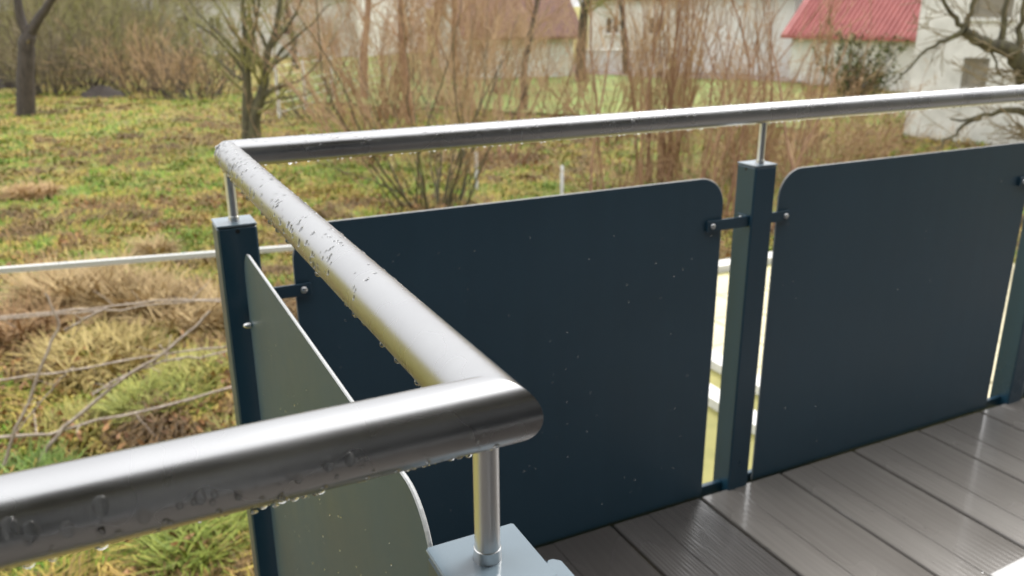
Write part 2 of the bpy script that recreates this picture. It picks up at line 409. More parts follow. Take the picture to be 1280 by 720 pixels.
# ================================================================== far buildings
def frame_of(pl, pr):
    pl = np.array(pl, float); pr = np.array(pr, float)
    ux = pr - pl; ux[2] = 0; L = np.linalg.norm(ux); ux /= L
    uy = np.array([-ux[1], ux[0], 0.0])          # away from camera
    return pl, ux, uy, L
class Local(MB):
    def __init__(s, o, ux, uy): super().__init__(); s.o = o; s.ux = ux; s.uy = uy
    def w(s, p): return s.o + s.ux * p[0] + s.uy * p[1] + np.array([0, 0, p[2]])
    def lb(s, a, b):
        k = len(s.v); s.box(a, b)
        s.v[k:] = [tuple(s.w(p)) for p in s.v[k:]]; return s
    def poly(s, pts, fs): return s.add([s.w(p) for p in pts], fs)
def building(name, label, pl, pr, depth, h, wallm, roofm, ridge, wins, cat='house', over=.35, ribs=0, group=None, eave_front=None):
    o, ux, uy, L = frame_of(pl, pr); o = o.copy(); o[2] = GZ - .15
    root = empty(name, tuple(o)); tag(root, label, cat, group)
    h += .15
    # walls as a shell with real openings on the front
    wmb = Local(o, ux, uy)
    xsn = sorted({0, L} | {q for a in wins for q in (a[0], a[0] + a[2])}); zsn = sorted({0, h} | {q for a in wins for q in (a[1], a[1] + a[3])})
    def hole(x, z): return any(a[0] < x < a[0] + a[2] and a[1] < z < a[1] + a[3] for a in wins)
    for i in range(len(xsn) - 1):
        for j in range(len(zsn) - 1):
            if not hole((xsn[i] + xsn[i + 1]) / 2, (zsn[j] + zsn[j + 1]) / 2):
                wmb.poly([(xsn[i], 0, zsn[j]), (xsn[i + 1], 0, zsn[j]), (xsn[i + 1], 0, zsn[j + 1]), (xsn[i], 0, zsn[j + 1])], [(0, 1, 2, 3)])
    for a in wins:      # reveals
        x0, z0, x1, z1 = a[0], a[1], a[0] + a[2], a[1] + a[3]; dd = .14
        wmb.poly([(x0, 0, z0), (x0, dd, z0), (x0, dd, z1), (x0, 0, z1)], [(0, 1, 2, 3)])
        wmb.poly([(x1, 0, z0), (x1, dd, z0), (x1, dd, z1), (x1, 0, z1)], [(3, 2, 1, 0)])
        wmb.poly([(x0, 0, z1), (x0, dd, z1), (x1, dd, z1), (x1, 0, z1)], [(0, 1, 2, 3)])
        wmb.poly([(x0, 0, z0), (x0, dd, z0), (x1, dd, z0), (x1, 0, z0)], [(3, 2, 1, 0)])
    wmb.poly([(0, 0, 0), (0, depth, 0), (0, depth, h), (0, depth / 2, ridge), (0, 0, h)], [(4, 3, 2, 1, 0)])
    wmb.poly([(L, 0, 0), (L, depth, 0), (L, depth, h), (L, depth / 2, ridge), (L, 0, h)], [(0, 1, 2, 3, 4)])
    wmb.poly([(0, depth, 0), (L, depth, 0), (L, depth, h), (0, depth, h)], [(3, 2, 1, 0)])
    wmb.build('wall', wallm, root)
    # roof: two thick slopes
    rf = Local(o, ux, uy); k = (ridge - h) / (depth / 2); th = .12
    for sgn in (0, 1):
        y0 = -over if sgn == 0 else depth + over; z0 = h - k * over
        ym = depth / 2
        pts = [(-over, y0, z0), (L + over, y0, z0), (L + over, ym, ridge), (-over, ym, ridge)]
        pts += [(p[0], p[1], p[2] + th) for p in pts]
        rf.poly(pts, [(3, 2, 1, 0), (4, 5, 6, 7), (0, 1, 5, 4), (1, 2, 6, 5), (2, 3, 7, 6), (3, 0, 4, 7)])
    ro = rf.build('roof', roofm, root)
    if ribs:            # standing corrugations of the sheet roof, one part
        rb = Local(o, ux, uy); n = int(L / ribs)
        for q in range(n + 1):
            x = q * ribs; wd = ribs * .22; z0 = h - k * over + th; y0 = -over
            pts = [(x - wd, y0, z0), (x + wd, y0, z0), (x + wd, depth / 2, ridge + th), (x - wd, depth / 2, ridge + th),
                   (x - wd * .4, y0, z0 + .09), (x + wd * .4, y0, z0 + .09), (x + wd * .4, depth / 2, ridge + th + .09), (x - wd * .4, depth / 2, ridge + th + .09)]
            rb.poly(pts, [(4, 5, 6, 7), (0, 1, 5, 4), (1, 2, 6, 5), (3, 0, 4, 7)])
        r2 = rb.build('roof_ribs', roofm, ro); tag(r2, kind='stuff')
    for a in wins:
        x0, z0, ww, hh = a[:4]; glz = a[4] if len(a) > 4 else GLASS_DARK
        wn = Local(o, ux, uy).lb((x0, .09, z0), (x0 + ww, .13, z0 + hh)).build('window' if glz is not SHUTTER else 'shutter', glz, root)
        fr = Local(o, ux, uy); e = .07
        fr.lb((x0, .05, z0), (x0 + e, .088, z0 + hh)); fr.lb((x0 + ww - e, .05, z0), (x0 + ww, .088, z0 + hh))
        fr.lb((x0 + e, .05, z0), (x0 + ww - e, .088, z0 + e)); fr.lb((x0 + e, .05, z0 + hh - e), (x0 + ww - e, .088, z0 + hh))
        if glz is not SHUTTER: fr.lb((x0 + ww / 2 - e / 2, .052, z0 + e), (x0 + ww / 2 + e / 2, .086, z0 + hh - e))
        fr.build('window_frame', TRIM if glz is not SHUTTER else SHUTTER, wn)
        sb = Local(o, ux, uy).lb((x0 - .08, -.06, z0 - .07), (x0 + ww + .08, .048, z0 - .004)); sb.build('window_sill', OLD_WHITE, wn)
    return root
def at_depth_ground(px, depth):
    """point on the ground under image column px at a view depth (metres)"""
    lo, hi = -100., 900.
    d0 = at(px, 100, depth)
    # move down the column until z = GZ
    for _ in range(40):
        m = (lo + hi) / 2
        if at(px, m, depth)[2] > GZ: lo = m
        else: hi = m
    return at(px, lo, depth)
# weathered white house on the right
pl, pr = at_depth_ground(1128, 18.5), at_depth_ground(1560, 14.6)
_o, _ux, _uy, _L = frame_of(pl, pr)
def wall_xy(px, py):
    """image point -> (along, height) on that facade"""
    d = ray(px, py); n = _uy; tq = np.dot(_o - CAM, n) / np.dot(d, n); p = CAM + d * tq
    return np.dot(p - _o, _ux), p[2] - (GZ - .15)
a0 = wall_xy(1199, 110); a1 = wall_xy(1238, 73); b0 = wall_xy(1213, 22)
building('house', 'weathered white rendered house with a small shuttered window behind the gnarled tree', pl, pr, 8, 4.6, OLD_WHITE, BROWN_ROOF, 7.2,
         [(a0[0], a0[1], a1[0] - a0[0], a1[1] - a0[1], SHUTTER), (b0[0], b0[1], .75, 1.0, SHUTTER), (5.2, 2.9, .9, 1.0), (5.2, 1.0, .9, 1.2)])
# shed with a red corrugated sheet roof
pl, pr = at_depth_ground(985, 31.0), at_depth_ground(1250, 26.0)
building('shed', 'low white shed with a bright red ribbed sheet roof', pl, pr, 7.5, 1.85, WHITE_WALL, RED_ROOF, 5.2,
         [], 'shed', .3, .18)
# long low white building behind the saplings
pl, pr = at_depth_ground(846, 36), at_depth_ground(985, 33)
building('outbuilding', 'long white outbuilding behind the thin reddish saplings', pl, pr, 5, 3.3, WHITE_WALL, BROWN_ROOF, 4.8,
         [], 'building')
# white house with brown-red roof in the middle
pl, pr = at_depth_ground(588, 33), at_depth_ground(716, 34)
building('house', 'white house with a brown red tiled roof beyond the lawn', pl, pr, 7, 1.75, WHITE_WALL, BROWN_ROOF, 4.4,
         [])
pl, pr = at_depth_ground(735, 46), at_depth_ground(860, 44)
building('house', 'pale house behind the white garden wall', pl, pr, 7, 3.2, WHITE_WALL, BROWN_ROOF, 5.6, [(.9, 1.4, .8, .9), (3.2, 1.4, .8, .9)])
# white garden wall between the two
pl, pr = at_depth_ground(724, 36), at_depth_ground(835, 36)
o, ux, uy, L = frame_of(pl, pr); o[2] = GZ - .1
root = empty('garden_wall', tuple(o)); tag(root, 'low white rendered garden wall beyond the lawn', 'wall')
Local(o, ux, uy).lb((0, 0, 0), (L, .24, 1.0)).build('wall', WHITE_WALL, root)
Local(o, ux, uy).lb((-.05, -.05, 1.002), (L + .05, .29, 1.08)).build('coping', OLD_WHITE, root)
# pale building far left
pl, pr = at_depth_ground(205, 52), at_depth_ground(450, 47)
building('long_building', 'pale long building behind the bare mossy garden tree', pl, pr, 8, 3.4, WHITE_WALL, BROWN_ROOF, 5.6,
         [(x, 1.3, 1.0, 1.1) for x in (1.2, 3.6, 6.0, 8.4)], 'building')
# bank of olive turf in front of the pale building
# ================================================================== trees and shrubs
def unit(v): return v / (np.linalg.norm(v) + 1e-12)
def path(rng, p, d, L, n, wig, up):
    P = [np.array(p, float)]; d = unit(np.array(d, float)); s = L / (n - 1)
    for _ in range(n - 1):
        d = unit(d + rng.normal(0, wig, 3) + np.array([0, 0, up])); P.append(P[-1] + d * s)
    return np.array(P)
def side_dir(rng, d, ang):
    a = np.cross(d, rng.normal(0, 1, 3)); return unit(d * math.cos(ang) + unit(a) * math.sin(ang))
RMIN = .0022; LMIN = 0
def branch(rng, out, P, r0, lvl, spec):
    """add side shoots to path P. spec: list of (count per metre, len factor, angle, wig, up, rad factor)"""
    if lvl >= len(spec): return
    cpm, lf, ang, wig, up, rf, tmin = spec[lvl]
    L = np.sum(np.linalg.norm(np.diff(P, axis=0), axis=1)); k = max(1, int(L * cpm * rng.uniform(.75, 1.25)))
    for _ in range(k):
        t = rng.uniform(tmin, .98); i = t * (len(P) - 1); a = int(i); fr = i - a
        p = P[a] * (1 - fr) + P[a + 1] * fr; d = unit(P[a + 1] - P[a])
        l = max(L * lf, LMIN if lvl == 0 else 0) * rng.uniform(.5, 1.15) * (1.15 - .6 * t)
        if l < .06: continue
        rr = max(RMIN, r0 * (1 - .75 * t) * rf)
        n = 5 if l > .5 else 4
        Q = path(rng, p, side_dir(rng, d, ang * rng.uniform(.6, 1.3)), l, n, wig, up)
        out[min(lvl + 1, 3)].append((Q, np.linspace(rr, max(RMIN * .8, rr * .3), n)))
        branch(rng, out, Q, rr, lvl + 1, spec)
def finish_tree(name, label, cat, base, out, trunk_m, twig_m, group=None, trunk_name='trunk', crown_name='crown'):
    root = empty(name, tuple(base)); tag(root, label, cat, group)
    v, f = tubes(out[0], 10); np_mesh(trunk_name, v, f, trunk_m, root, True)
    parts = [(tubes(out[k], s)) for k, s in ((1, 6), (2, 4), (3, 3)) if out[k]]
    if parts:
        V, F, k = [], [], 0
        for v, f in parts: V.append(v); F.append(f + k); k += len(v)
        cr = np_mesh(crown_name, np.concatenate(V), np.concatenate(F), twig_m, root, True)
        if crown_name == 'twigs': tag(cr, kind='stuff')
    return root
def new_out(): return {0: [], 1: [], 2: [], 3: []}
def smooth_path(pts, n, rng=None, wig=0):
    pts = np.array(pts, float); t = np.linspace(0, len(pts) - 1, n); i = np.minimum(t.astype(int), len(pts) - 2); f = (t - i)[:, None]
    p0 = pts[np.maximum(i - 1, 0)]; p1 = pts[i]; p2 = pts[i + 1]; p3 = pts[np.minimum(i + 2, len(pts) - 1)]
    r = .5 * (2 * p1 + (p2 - p0) * f + (2 * p0 - 5 * p1 + 4 * p2 - p3) * f ** 2 + (3 * p1 - p0 - 3 * p2 + p3) * f ** 3)
    if wig: r = r + rng.normal(0, wig, r.shape)
    return r
GEN = [(1.4, .55, .75, .12, .05, .5, .25), (3.0, .5, .7, .16, .03, .5, .2), (4.5, .45, .7, .18, .02, .55, .15)]
def limb_tree(seed, name, label, limbs, base, trunk_m, twig_m, spec=GEN, group=None, cat='tree'):
    rng = np.random.default_rng(seed); out = new_out()
    for pts, r0, r1 in limbs:
        P = smooth_path(pts, 12, rng, .012); R = np.linspace(r0, r1, 12); out[0].append((P, R))
        branch(rng, out, P, r0, 0, spec)
    return finish_tree(name, label, cat, base, out, trunk_m, twig_m, group)

# forked tree on the left
RMIN = .008
D = 25.8
VB = None
_h = unit(np.array([CF[0], CF[1], 0.0]))
def pt(px, py, d=None, off=(0, 0, 0)):
    """image point -> upright plane through the tree's base VB"""
    q = ray(px, py); return CAM + q * np.dot(VB - CAM, _h) / np.dot(q, _h) + np.array(off)
VB = b0 = ground_pt(31, 146)
base = np.array([b0[0], b0[1], gh(b0[0], b0[1]) - .35])
limb_tree(1, 'forked_tree', 'dark tree with a forked trunk, moss on its leaning right fork',
          [([base, pt(32, 100), pt(34, 60), pt(34, 44)], .25, .19), ([pt(34, 46), pt(24, 15), pt(18, -30), pt(8, -110, D, (0, .4, 0))], .14, .06),
           ([pt(34, 48), pt(50, 22), pt(70, -10), pt(100, -90, D, (0, -.5, 0))], .14, .06)], base, BARK_GREY, TWIG_GREY,
          [(1.0, .4, .8, .12, .03, .45, .45), (2.2, .5, .7, .15, .02, .5, .2), (3.2, .45, .7, .18, .0, .55, .15)])
# mossy multi-stem tree
RMIN = .0062
VB = b0 = ground_pt(314, 178); base = np.array([b0[0], b0[1], gh(b0[0], b0[1]) - .35])
rs = np.random.default_rng(3)
limbs = [([base, pt(318, 150), pt(326, 120), pt(330, 95), pt(336, 60), pt(348, 20), pt(356, -60)], .15, .03),
         ([base + np.array([-.12, .05, 0]), pt(308, 130), pt(308, 80), pt(306, 30), pt(300, -50)], .13, .03),
         ([pt(326, 122), pt(338, 114), pt(352, 108)], .07, .045), ([pt(352, 108), pt(378, 98), pt(402, 72), pt(420, 40)], .03, .008),
         ([pt(330, 95), pt(345, 80), pt(362, 66), pt(372, 50)], .05, .012), ([pt(315, 150), pt(312, 110), pt(290, 70), pt(262, 40), pt(232, 22)], .06, .01),
         ([pt(312, 105), pt(292, 92), pt(268, 72), pt(240, 62)], .04, .008), ([pt(306, 60), pt(286, 30), pt(262, -10)], .05, .012),
         ([pt(336, 62), pt(320, 30), pt(318, -20)], .05, .015), ([pt(330, 95), pt(352, 62), pt(386, 34), pt(412, 4)], .045, .01), ([pt(308, 82), pt(284, 52), pt(254, 24), pt(228, -14)], .05, .01), ([pt(337, 58), pt(362, 30), pt(384, -18)], .05, .012), ([pt(322, 132), pt(352, 122), pt(384, 118), pt(410, 104)], .03, .007),
         ([pt(332, 90), pt(316, 60), pt(322, 15), pt(330, -40)], .06, .015)]
limb_tree(4, 'garden_tree', 'mossy bare garden tree with several fanned stems', limbs, base, BARK_MOSS, TWIG_OLIVE,
          [(4.0, .5, .7, .14, .08, .3, .2), (4.0, .5, .6, .16, .03, .6, .15), (4, .42, .6, .18, .0, .6, .15)])

def shrub(seed, name, label, base_xy, h, spread, stems, trunk_m, twig_m, r=.018, spec=None, lean=(0, 0), group=None, cat='shrub', foot=.25, wig=.06):
    rng = np.random.default_rng(seed); out = new_out()
    bx, by = base_xy; bz = float(gh(bx, by))
    spec = spec or [(2.6, .42, .5, .12, .06, .5, .2), (4.5, .42, .55, .15, .03, .6, .15)]
    for _ in range(stems):
        a = rng.uniform(0, 2 * math.pi); e = spread * math.sqrt(rng.uniform(0.02, 1))
        d = np.array([math.cos(a) * e + lean[0], math.sin(a) * e + lean[1], 1.0])
        p = np.array([bx + math.cos(a) * foot * rng.uniform(.1, 1), by + math.sin(a) * foot * rng.uniform(.1, 1), bz - .05])
        l = h * rng.uniform(.6, 1.1); P = path(rng, p, d, l, 9, wig, .02)
        rr = r * rng.uniform(.6, 1.25)
        out[0].append((P, np.linspace(rr, rr * .25, 9))); branch(rng, out, P, rr, 0, spec)
    return finish_tree(name, label, cat, (bx, by, bz), out, trunk_m, twig_m, group, 'stems', 'twigs')
RMIN = .0028
# bushes in the middle, right behind the railing's far handrail
MID = [(545, 262, 3.4, .75, 46, BARK_MOSS, TWIG_TAN, 'large many-stemmed tan bush growing up behind the far handrail'),
       (452, 205, 3.6, .8, 30, BARK_RED, TWIG_RED, 'reddish brown bush between the mossy garden tree and the tan bush'),
       (630, 205, 3.4, .7, 26, BARK_RED, TWIG_TAN, 'thin brown bush beside the slender dark trunk'),
       (480, 150, 4.2, .6, 34, BARK_RED, TWIG_RED, 'reddish twiggy bush around the tree in the tan bush'),
       (560, 135, 4.4, .7, 40, BARK_RED, TWIG_RED, 'dense red brown bush left of the brown roofed house'),
       (625, 118, 4.2, .6, 34, BARK_RED, TWIG_TAN, 'brown twiggy bush before the brown roofed house'),
       (420, 118, 4.4, .6, 30, BARK_RED, TWIG_RED, 'red brown bush at the wire fence'),
       (700, 150, 2.6, .6, 18, BARK_RED, TWIG_TAN, 'thin tan bush right of the slender dark trunk'),
       (755, 175, 3.6, .5, 26, BARK_RED, TWIG_TAN, 'pale tan bush left of the sapling clump'),
       (395, 150, 2.0, .9, 22, BARK_MOSS, TWIG_TAN, 'low dry bush in front of the wire fence')]
for i, (px, py, h, sp, n, bm, tm, lab) in enumerate(MID):
    g = ground_pt(px, py); shrub(20 + i, 'bush', lab, (g[0], g[1]), h, sp, int(n * (.75 if i == 0 else 1.1)), bm, tm, .014, [(2.6, .42, .55, .14, .05, .5, .15), (4.6, .42, .6, .18, .02, .6, .1)], (0, 0), None, 'shrub', .55, .11)
# thicket on the left
RMIN = .005
TH = [(62, 118, 3.6, 'dense grey brown thicket with dark hollow behind the forked tree'), (12, 108, 4.5, 'tall tangled thicket left of the forked trunk'),
      (110, 108, 4.2, 'tall olive grey thicket behind the soil mound'), (160, 112, 2.8, 'brown bramble bush right of the soil mound'),
      (205, 118, 2.6, 'low brown bramble bush between the thicket and the garden tree'), (250, 122, 2.2, 'small brown bramble bush next to the garden tree'),
      (45, 92, 5.5, 'broad olive thicket far behind the forked tree'), (90, 86, 5.5, 'broad brown thicket behind the tall olive one'), (5, 88, 5.5, 'broad brown thicket at the far meadow edge'),
      (185, 98, 4.0, 'yellow green bush beside the grey twiggy bush'), (232, 96, 2.6, 'low olive bush under the pale long building'), (275, 104, 2.4, 'low olive bush left of the garden tree stems'), (165, 80, 6.0, 'tall brown thicket at the back by the pale building'), (120, 80, 6.0, 'tall olive thicket at the back of the meadow'),
      (140, 92, 5.0, 'tall yellow green twiggy bush at the back of the meadow'), (205, 88, 4.2, 'grey twiggy bush in front of the pale long building')]
for i, (px, py, h, lab) in enumerate(TH):
    g = ground_pt(px, py)
    shrub(40 + i, 'bramble_bush' if h < 3 else 'thicket', lab, (g[0], g[1]), h, 1.0, 40, BARK_GREY, [TWIG_GREY, TWIG_GREY, TWIG_OLIVE, TWIG_TAN, TWIG_TAN, TWIG_TAN, TWIG_OLIVE, TWIG_GREY, TWIG_GREY, TWIG_OLIVE, TWIG_OLIVE, TWIG_OLIVE, TWIG_GREY, TWIG_OLIVE, TWIG_OLIVE, TWIG_GREY][i], .02, [(3.2, .42, .6, .12, .04, .5, .1), (5, .42, .6, .15, .0, .7, .1)], (0, 0), None, 'bush', 1.3, .17)
RMIN = .006
# single trees beyond the handrail
def simple_tree(seed, px, py, h, r, lean, bm, tm, label, name='tree', first=.3):
    g = ground_pt(px, py); rng = np.random.default_rng(seed); out = new_out(); base = np.array([g[0], g[1], float(gh(g[0], g[1])) - .1])
    P = path(rng, base, (lean[0], lean[1], 1), h, 12, .05, .03); out[0].append((P, np.linspace(r, r * .25, 12)))
    branch(rng, out, P, r, 0, [(3.4, .5, .85, .12, .05, .35, first), (3.6, .5, .7, .15, .02, .5, .15), (4.2, .45, .7, .18, .0, .6, .15)])
    return finish_tree(name, label, 'tree', base, out, bm, tm)
simple_tree(60, 514, 158, 5.5, .13, (-.03, 0), BARK_RED, TWIG_RED, 'reddish brown tree standing in the tan bush')
simple_tree(61, 655, 141, 5.0, .11, (0, 0), BARK_GREY, TWIG_RED, 'slender dark trunk standing on the lawn before the brown roofed house', 'slender_tree', .4)
simple_tree(62, 725, 102, 7.5, .22, (.02, 0), BARK_GREY, TWIG_OLIVE, 'thick dark tree in front of the white garden wall', 'garden_tree', .35)
simple_tree(63, 455, 122, 6, .15, (.05, 0), BARK_RED, TWIG_RED, 'red brown tree by the fence at the lawn edge')
simple_tree(64, 370, 86, 6, .16, (0, 0), BARK_GREY, TWIG_GREY, 'small dark tree standing behind the wire fence')
simple_tree(65, 782, 95, 6, .13, (0, 0), BARK_GREY, TWIG_TAN, 'grey tree before the garden wall, hidden by saplings')
simple_tree(66, 568, 100, 6.5, .16, (0, 0), BARK_RED, TWIG_RED, 'red brown tree left of the brown roofed house')
simple_tree(67, 600, 92, 6.0, .12, (0, 0), BARK_RED, TWIG_RED, 'red brown tree just before the brown roofed house')
RMIN = .003
# sapling cluster around px 820 and the row of saplings to the right of it
rs = np.random.default_rng(9)
g = ground_pt(822, 225)
shrub(80, 'sapling_clump', 'thick clump of reddish brown upright saplings beside the middle post', (g[0], g[1]), 5.0, .14, 30, BARK_RED, TWIG_TAN, .021, [(3, .28, .5, .1, .08, .4, .15), (5, .4, .6, .15, .02, .6, .15)], (0, 0), None, 'sapling', .42)
k = 0
for px in (748, 766, 779, 792, 850, 858, 866, 874, 882, 889, 896, 904, 911, 919, 927, 934, 941, 948, 956, 964, 973, 981, 990, 998, 1006, 1016, 1027, 1040, 1052, 854, 871, 886, 900, 915, 931, 945, 960, 977, 994):
    py = rs.uniform(205, 300) if px < 1000 else rs.uniform(185, 225)
    g = ground_pt(px, py)
    s_ = shrub(90 + k, 'sapling', 'thin upright reddish brown sapling in the row behind the far handrail', (g[0], g[1]), rs.uniform(3.6, 4.8), .05, 1, BARK_RED, TWIG_RED if k % 3 else TWIG_TAN, rs.uniform(.011, .022),
               [(3.2, .22, .6, .14, .08, .4, .1), (4.4, .4, .6, .15, .02, .7, .1)], (rs.uniform(-.12, .18), rs.uniform(-.1, .1)), 'saplings behind the far handrail', 'sapling', .18, .09)
    k += 1
# dry brambles under the handrail, right
for i, (px, py, h, lab) in enumerate([(1010, 232, 1.1, 'dry tan bramble beside the saplings'), (1062, 215, 1.2, 'dry brown bramble in front of the dark bush'), (1110, 205, 1.0, 'low dry bramble near the white house corner'),
                                      (900, 262, .9, 'low dry bramble behind the middle post'), (870, 235, 2.0, 'upright tan scrub between the sapling clump and the middle post'), (930, 225, 2.2, 'upright tan scrub right behind the middle post'), (980, 222, 2.0, 'upright tan scrub among the last saplings'), (1085, 190, 1.6, 'rust brown scrub before the leafy bush'), (760, 245, .9, 'low dry weeds above the large panel edge')]):
    g = ground_pt(px, py); shrub(120 + i, 'bramble', lab, (g[0], g[1]), h, 1.3 if h < 1.3 else .5, 40 if h < 1.3 else 24, BARK_RED, TWIG_TAN, .008, [(5, .5, .7, .2, -.02, .7, .1), (6, .4, .7, .2, 0, .7, .1)], (0, 0), None, 'bush', .5)

# evergreen dark bush with leaves in front of the red roofed shed
g = ground_pt(1064, 136); rng = np.random.default_rng(140); out = new_out()
bz = float(gh(g[0], g[1]))
for _ in range(44):
    a = rng.uniform(0, 6.28); e = .8 * math.sqrt(rng.uniform(0, 1))
    P = path(rng, (g[0], g[1], bz - .05), (math.cos(a) * e, math.sin(a) * e, 1), 2.1 * rng.uniform(.6, 1.1), 8, .1, 0); out[0].append((P, np.linspace(.02, .005, 8)))
    branch(rng, out, P, .02, 0, [(3, .35, .7, .15, 0, .5, .2), (5, .4, .7, .2, 0, .6, .1)])
root = finish_tree('leafy_bush', 'dark leafy bush with straw coloured stems before the red roofed shed', 'bush', (g[0], g[1], bz), out, BARK_GREY, TWIG_TAN)
tips = np.concatenate([p[0][1:] for p in out[2]] + [p[0][1:] for p in out[1]])
tips = tips[rng.permutation(len(tips))[:3600]]
def leaf_cards(rng, pts, size, c_lo, c_hi):
    n = len(pts); a = rng.normal(0, 1, (n, 3)); a /= np.linalg.norm(a, axis=1, keepdims=True); b = np.cross(a, rng.normal(0, 1, (n, 3))); b /= np.linalg.norm(b, axis=1, keepdims=True)
    nrm = np.cross(a, b); L = size * rng.uniform(.6, 1.3, (n, 1)); W = L * .45
    v = np.stack([pts, pts + a * L * .5 + b * W * .5 + nrm * L * .08, pts + a * L, pts + a * L * .5 - b * W * .5 + nrm * L * .08], 1).reshape(-1, 3)
    k = np.arange(n)[:, None] * 4; f = np.concatenate([k + [0, 1, 2], k + [0, 2, 3]])
    c = np.repeat(np.array(c_lo) + rng.uniform(0, 1, (n, 1)) * (np.array(c_hi) - np.array(c_lo)), 4, axis=0)
    return v, f, c
v, f, c = leaf_cards(rng, tips, .13, (.04, .06, .02), (.15, .16, .05))
tag(np_mesh('leaves', v, f, BLADE, root, False, c), kind='stuff')

RMIN = .0038; LMIN = .6
# gnarled old fruit tree at the right edge
D = 9.2
VB = base = at_depth_ground(1322, D); base[2] = float(gh(base[0], base[1])) - .1
limbs = [([base, pt(1316, 240), pt(1306, 150), pt(1292, 105), pt(1281, 84)], .17, .12),
         ([pt(1285, 92), pt(1270, 72), pt(1252, 58), pt(1232, 56), pt(1216, 44), pt(1204, 36)], .095, .045),
         ([pt(1206, 37), pt(1188, 46), pt(1170, 56), pt(1148, 72), pt(1118, 104)], .032, .006),
         ([pt(1206, 37), pt(1192, 18), pt(1176, -4), pt(1168, -60)], .03, .01), ([pt(1206, 37), pt(1214, 10), pt(1224, -20), pt(1230, -80)], .03, .01),
         ([pt(1252, 58), pt(1256, 20), pt(1262, -30), pt(1260, -90)], .035, .012), ([pt(1270, 72), pt(1278, 30), pt(1282, -40)], .04, .012),
         ([pt(1308, 160), pt(1284, 140), pt(1256, 138), pt(1226, 146), pt(1190, 150)], .05, .01),
         ([pt(1226, 146), pt(1206, 158), pt(1186, 172), pt(1170, 190)], .025, .006), ([pt(1236, 56), pt(1244, 74), pt(1250, 92), pt(1262, 96)], .015, .004),
         ([pt(1290, 100), pt(1330, 40), pt(1370, -60)], .09, .03)]
limb_tree(150, 'fruit_tree', 'gnarled mossy fruit tree with an arching limb before the white house', limbs, base, BARK_MOSS, TWIG_GREY,
          [(13, .5, .9, .16, .06, .16, .05), (9, .45, .7, .18, .0, .7, .12), (6, .4, .7, .18, .0, .8, .15)])

# ================================================================== wire fence beyond the meadow
def gpt(px, py): p = ground_pt(px, py); return np.array([p[0], p[1], float(gh(p[0], p[1]))])
fp = [gpt(350, 150), gpt(383, 138), gpt(417, 125), gpt(452, 113), gpt(488, 103)]
root = empty('wire_fence', tuple(fp[0])); tag(root, 'thin wire fence with grey posts along the bright lawn', 'fence')
for p in fp: MB().cyl(p - (0, 0, .1), p + np.array([0, 0, 1.35]), .045, None, 8).build('fence_post', GALV, root, True, ang=40)
for z in np.arange(.15, 1.31, .23):
    for a, b in zip(fp[:-1], fp[1:]):
        MB().cyl(a + np.array([0, 0, z]), b + np.array([0, 0, z]), .006, None, 4).build('wire', GALV, root)
for px, py, lab in ((596, 238, 'short grey stake standing in the tan bush'), (702, 262, 'short grey stake behind the large dark panel edge')):
    p = gpt(px, py); o = MB().cyl((0, 0, -.1), (0, 0, .62), .028, .026, 8, [(0, .028), (.97, .026), (1, .014)]).build('stake', GALV, None, True, None, 40); o.location = p; tag(o, lab, 'stake')
# soil mounds
def mound(px, py, rx, ry, h, lab, seed):
    p = gpt(px, py); rng = np.random.default_rng(seed); V = []; nr, na = 8, 22
    for i in range(nr + 1):
        for j in range(na):
            r = i / nr; a = 2 * math.pi * j / na; z = h * (math.cos(r * math.pi) * .5 + .5) * (1 + rng.normal(0, .12)) - .03
            V.append((r * rx * math.cos(a) * (1 + rng.normal(0, .05)), r * ry * math.sin(a), z))
    F = [(i * na + j, i * na + (j + 1) % na, (i + 1) * na + (j + 1) % na, (i + 1) * na + j) for i in range(nr) for j in range(na)]
    m = MB().add(V, F); o = m.build('soil_mound', SOIL, None, True); o.location = p; tag(o, lab, 'mound')
mound(128, 120, 1.1, .8, .4, 'dark heap of wet soil in front of the thicket', 1)
mound(8, 108, 1.6, .8, .35, 'dark strip of bare soil left of the forked tree', 2)

# ================================================================== meadow grass
def blades(rng, x, y, hgt, wid, lean, col, zoff=0.0, curl=.5, zb=None):
    n = len(x); a = 14 * fbm(x * .8 + 50, y * .8 + 8, 2) + rng.normal(0, .75, n); z = (gh(x, y) if zb is None else zb) + zoff
    base = np.stack([x, y, z - .01], -1)
    dirv = np.stack([np.cos(a), np.sin(a), np.zeros(n)], -1)
    sd = np.stack([-np.sin(a), np.cos(a), np.zeros(n)], -1)
    tw = rng.uniform(-.8, .8, (n, 1)); sd = sd + dirv * tw; sd /= np.linalg.norm(sd, axis=1, keepdims=True)
    up = np.array([0, 0, 1.0]); h = hgt[:, None]; ln = lean[:, None]; w = wid[:, None]
    p1 = base + up * h * .6 * np.sqrt(np.maximum(.05, 1 - ln ** 2 * .5)) + dirv * h * ln * .35
    p2 = base + up * h * np.maximum(.06, 1 - ln * .75) + dirv * h * ln * (.95 + curl * .2)
    v = np.stack([base - sd * w * .5, base + sd * w * .5, p1 + sd * w * .42, p1 - sd * w * .42, p2], 1).reshape(-1, 3)
    k = np.arange(n)[:, None] * 5
    f = np.concatenate([k + [0, 1, 2], k + [0, 2, 3], k + [3, 2, 4]])
    return v, f, np.repeat(col, 5, axis=0)
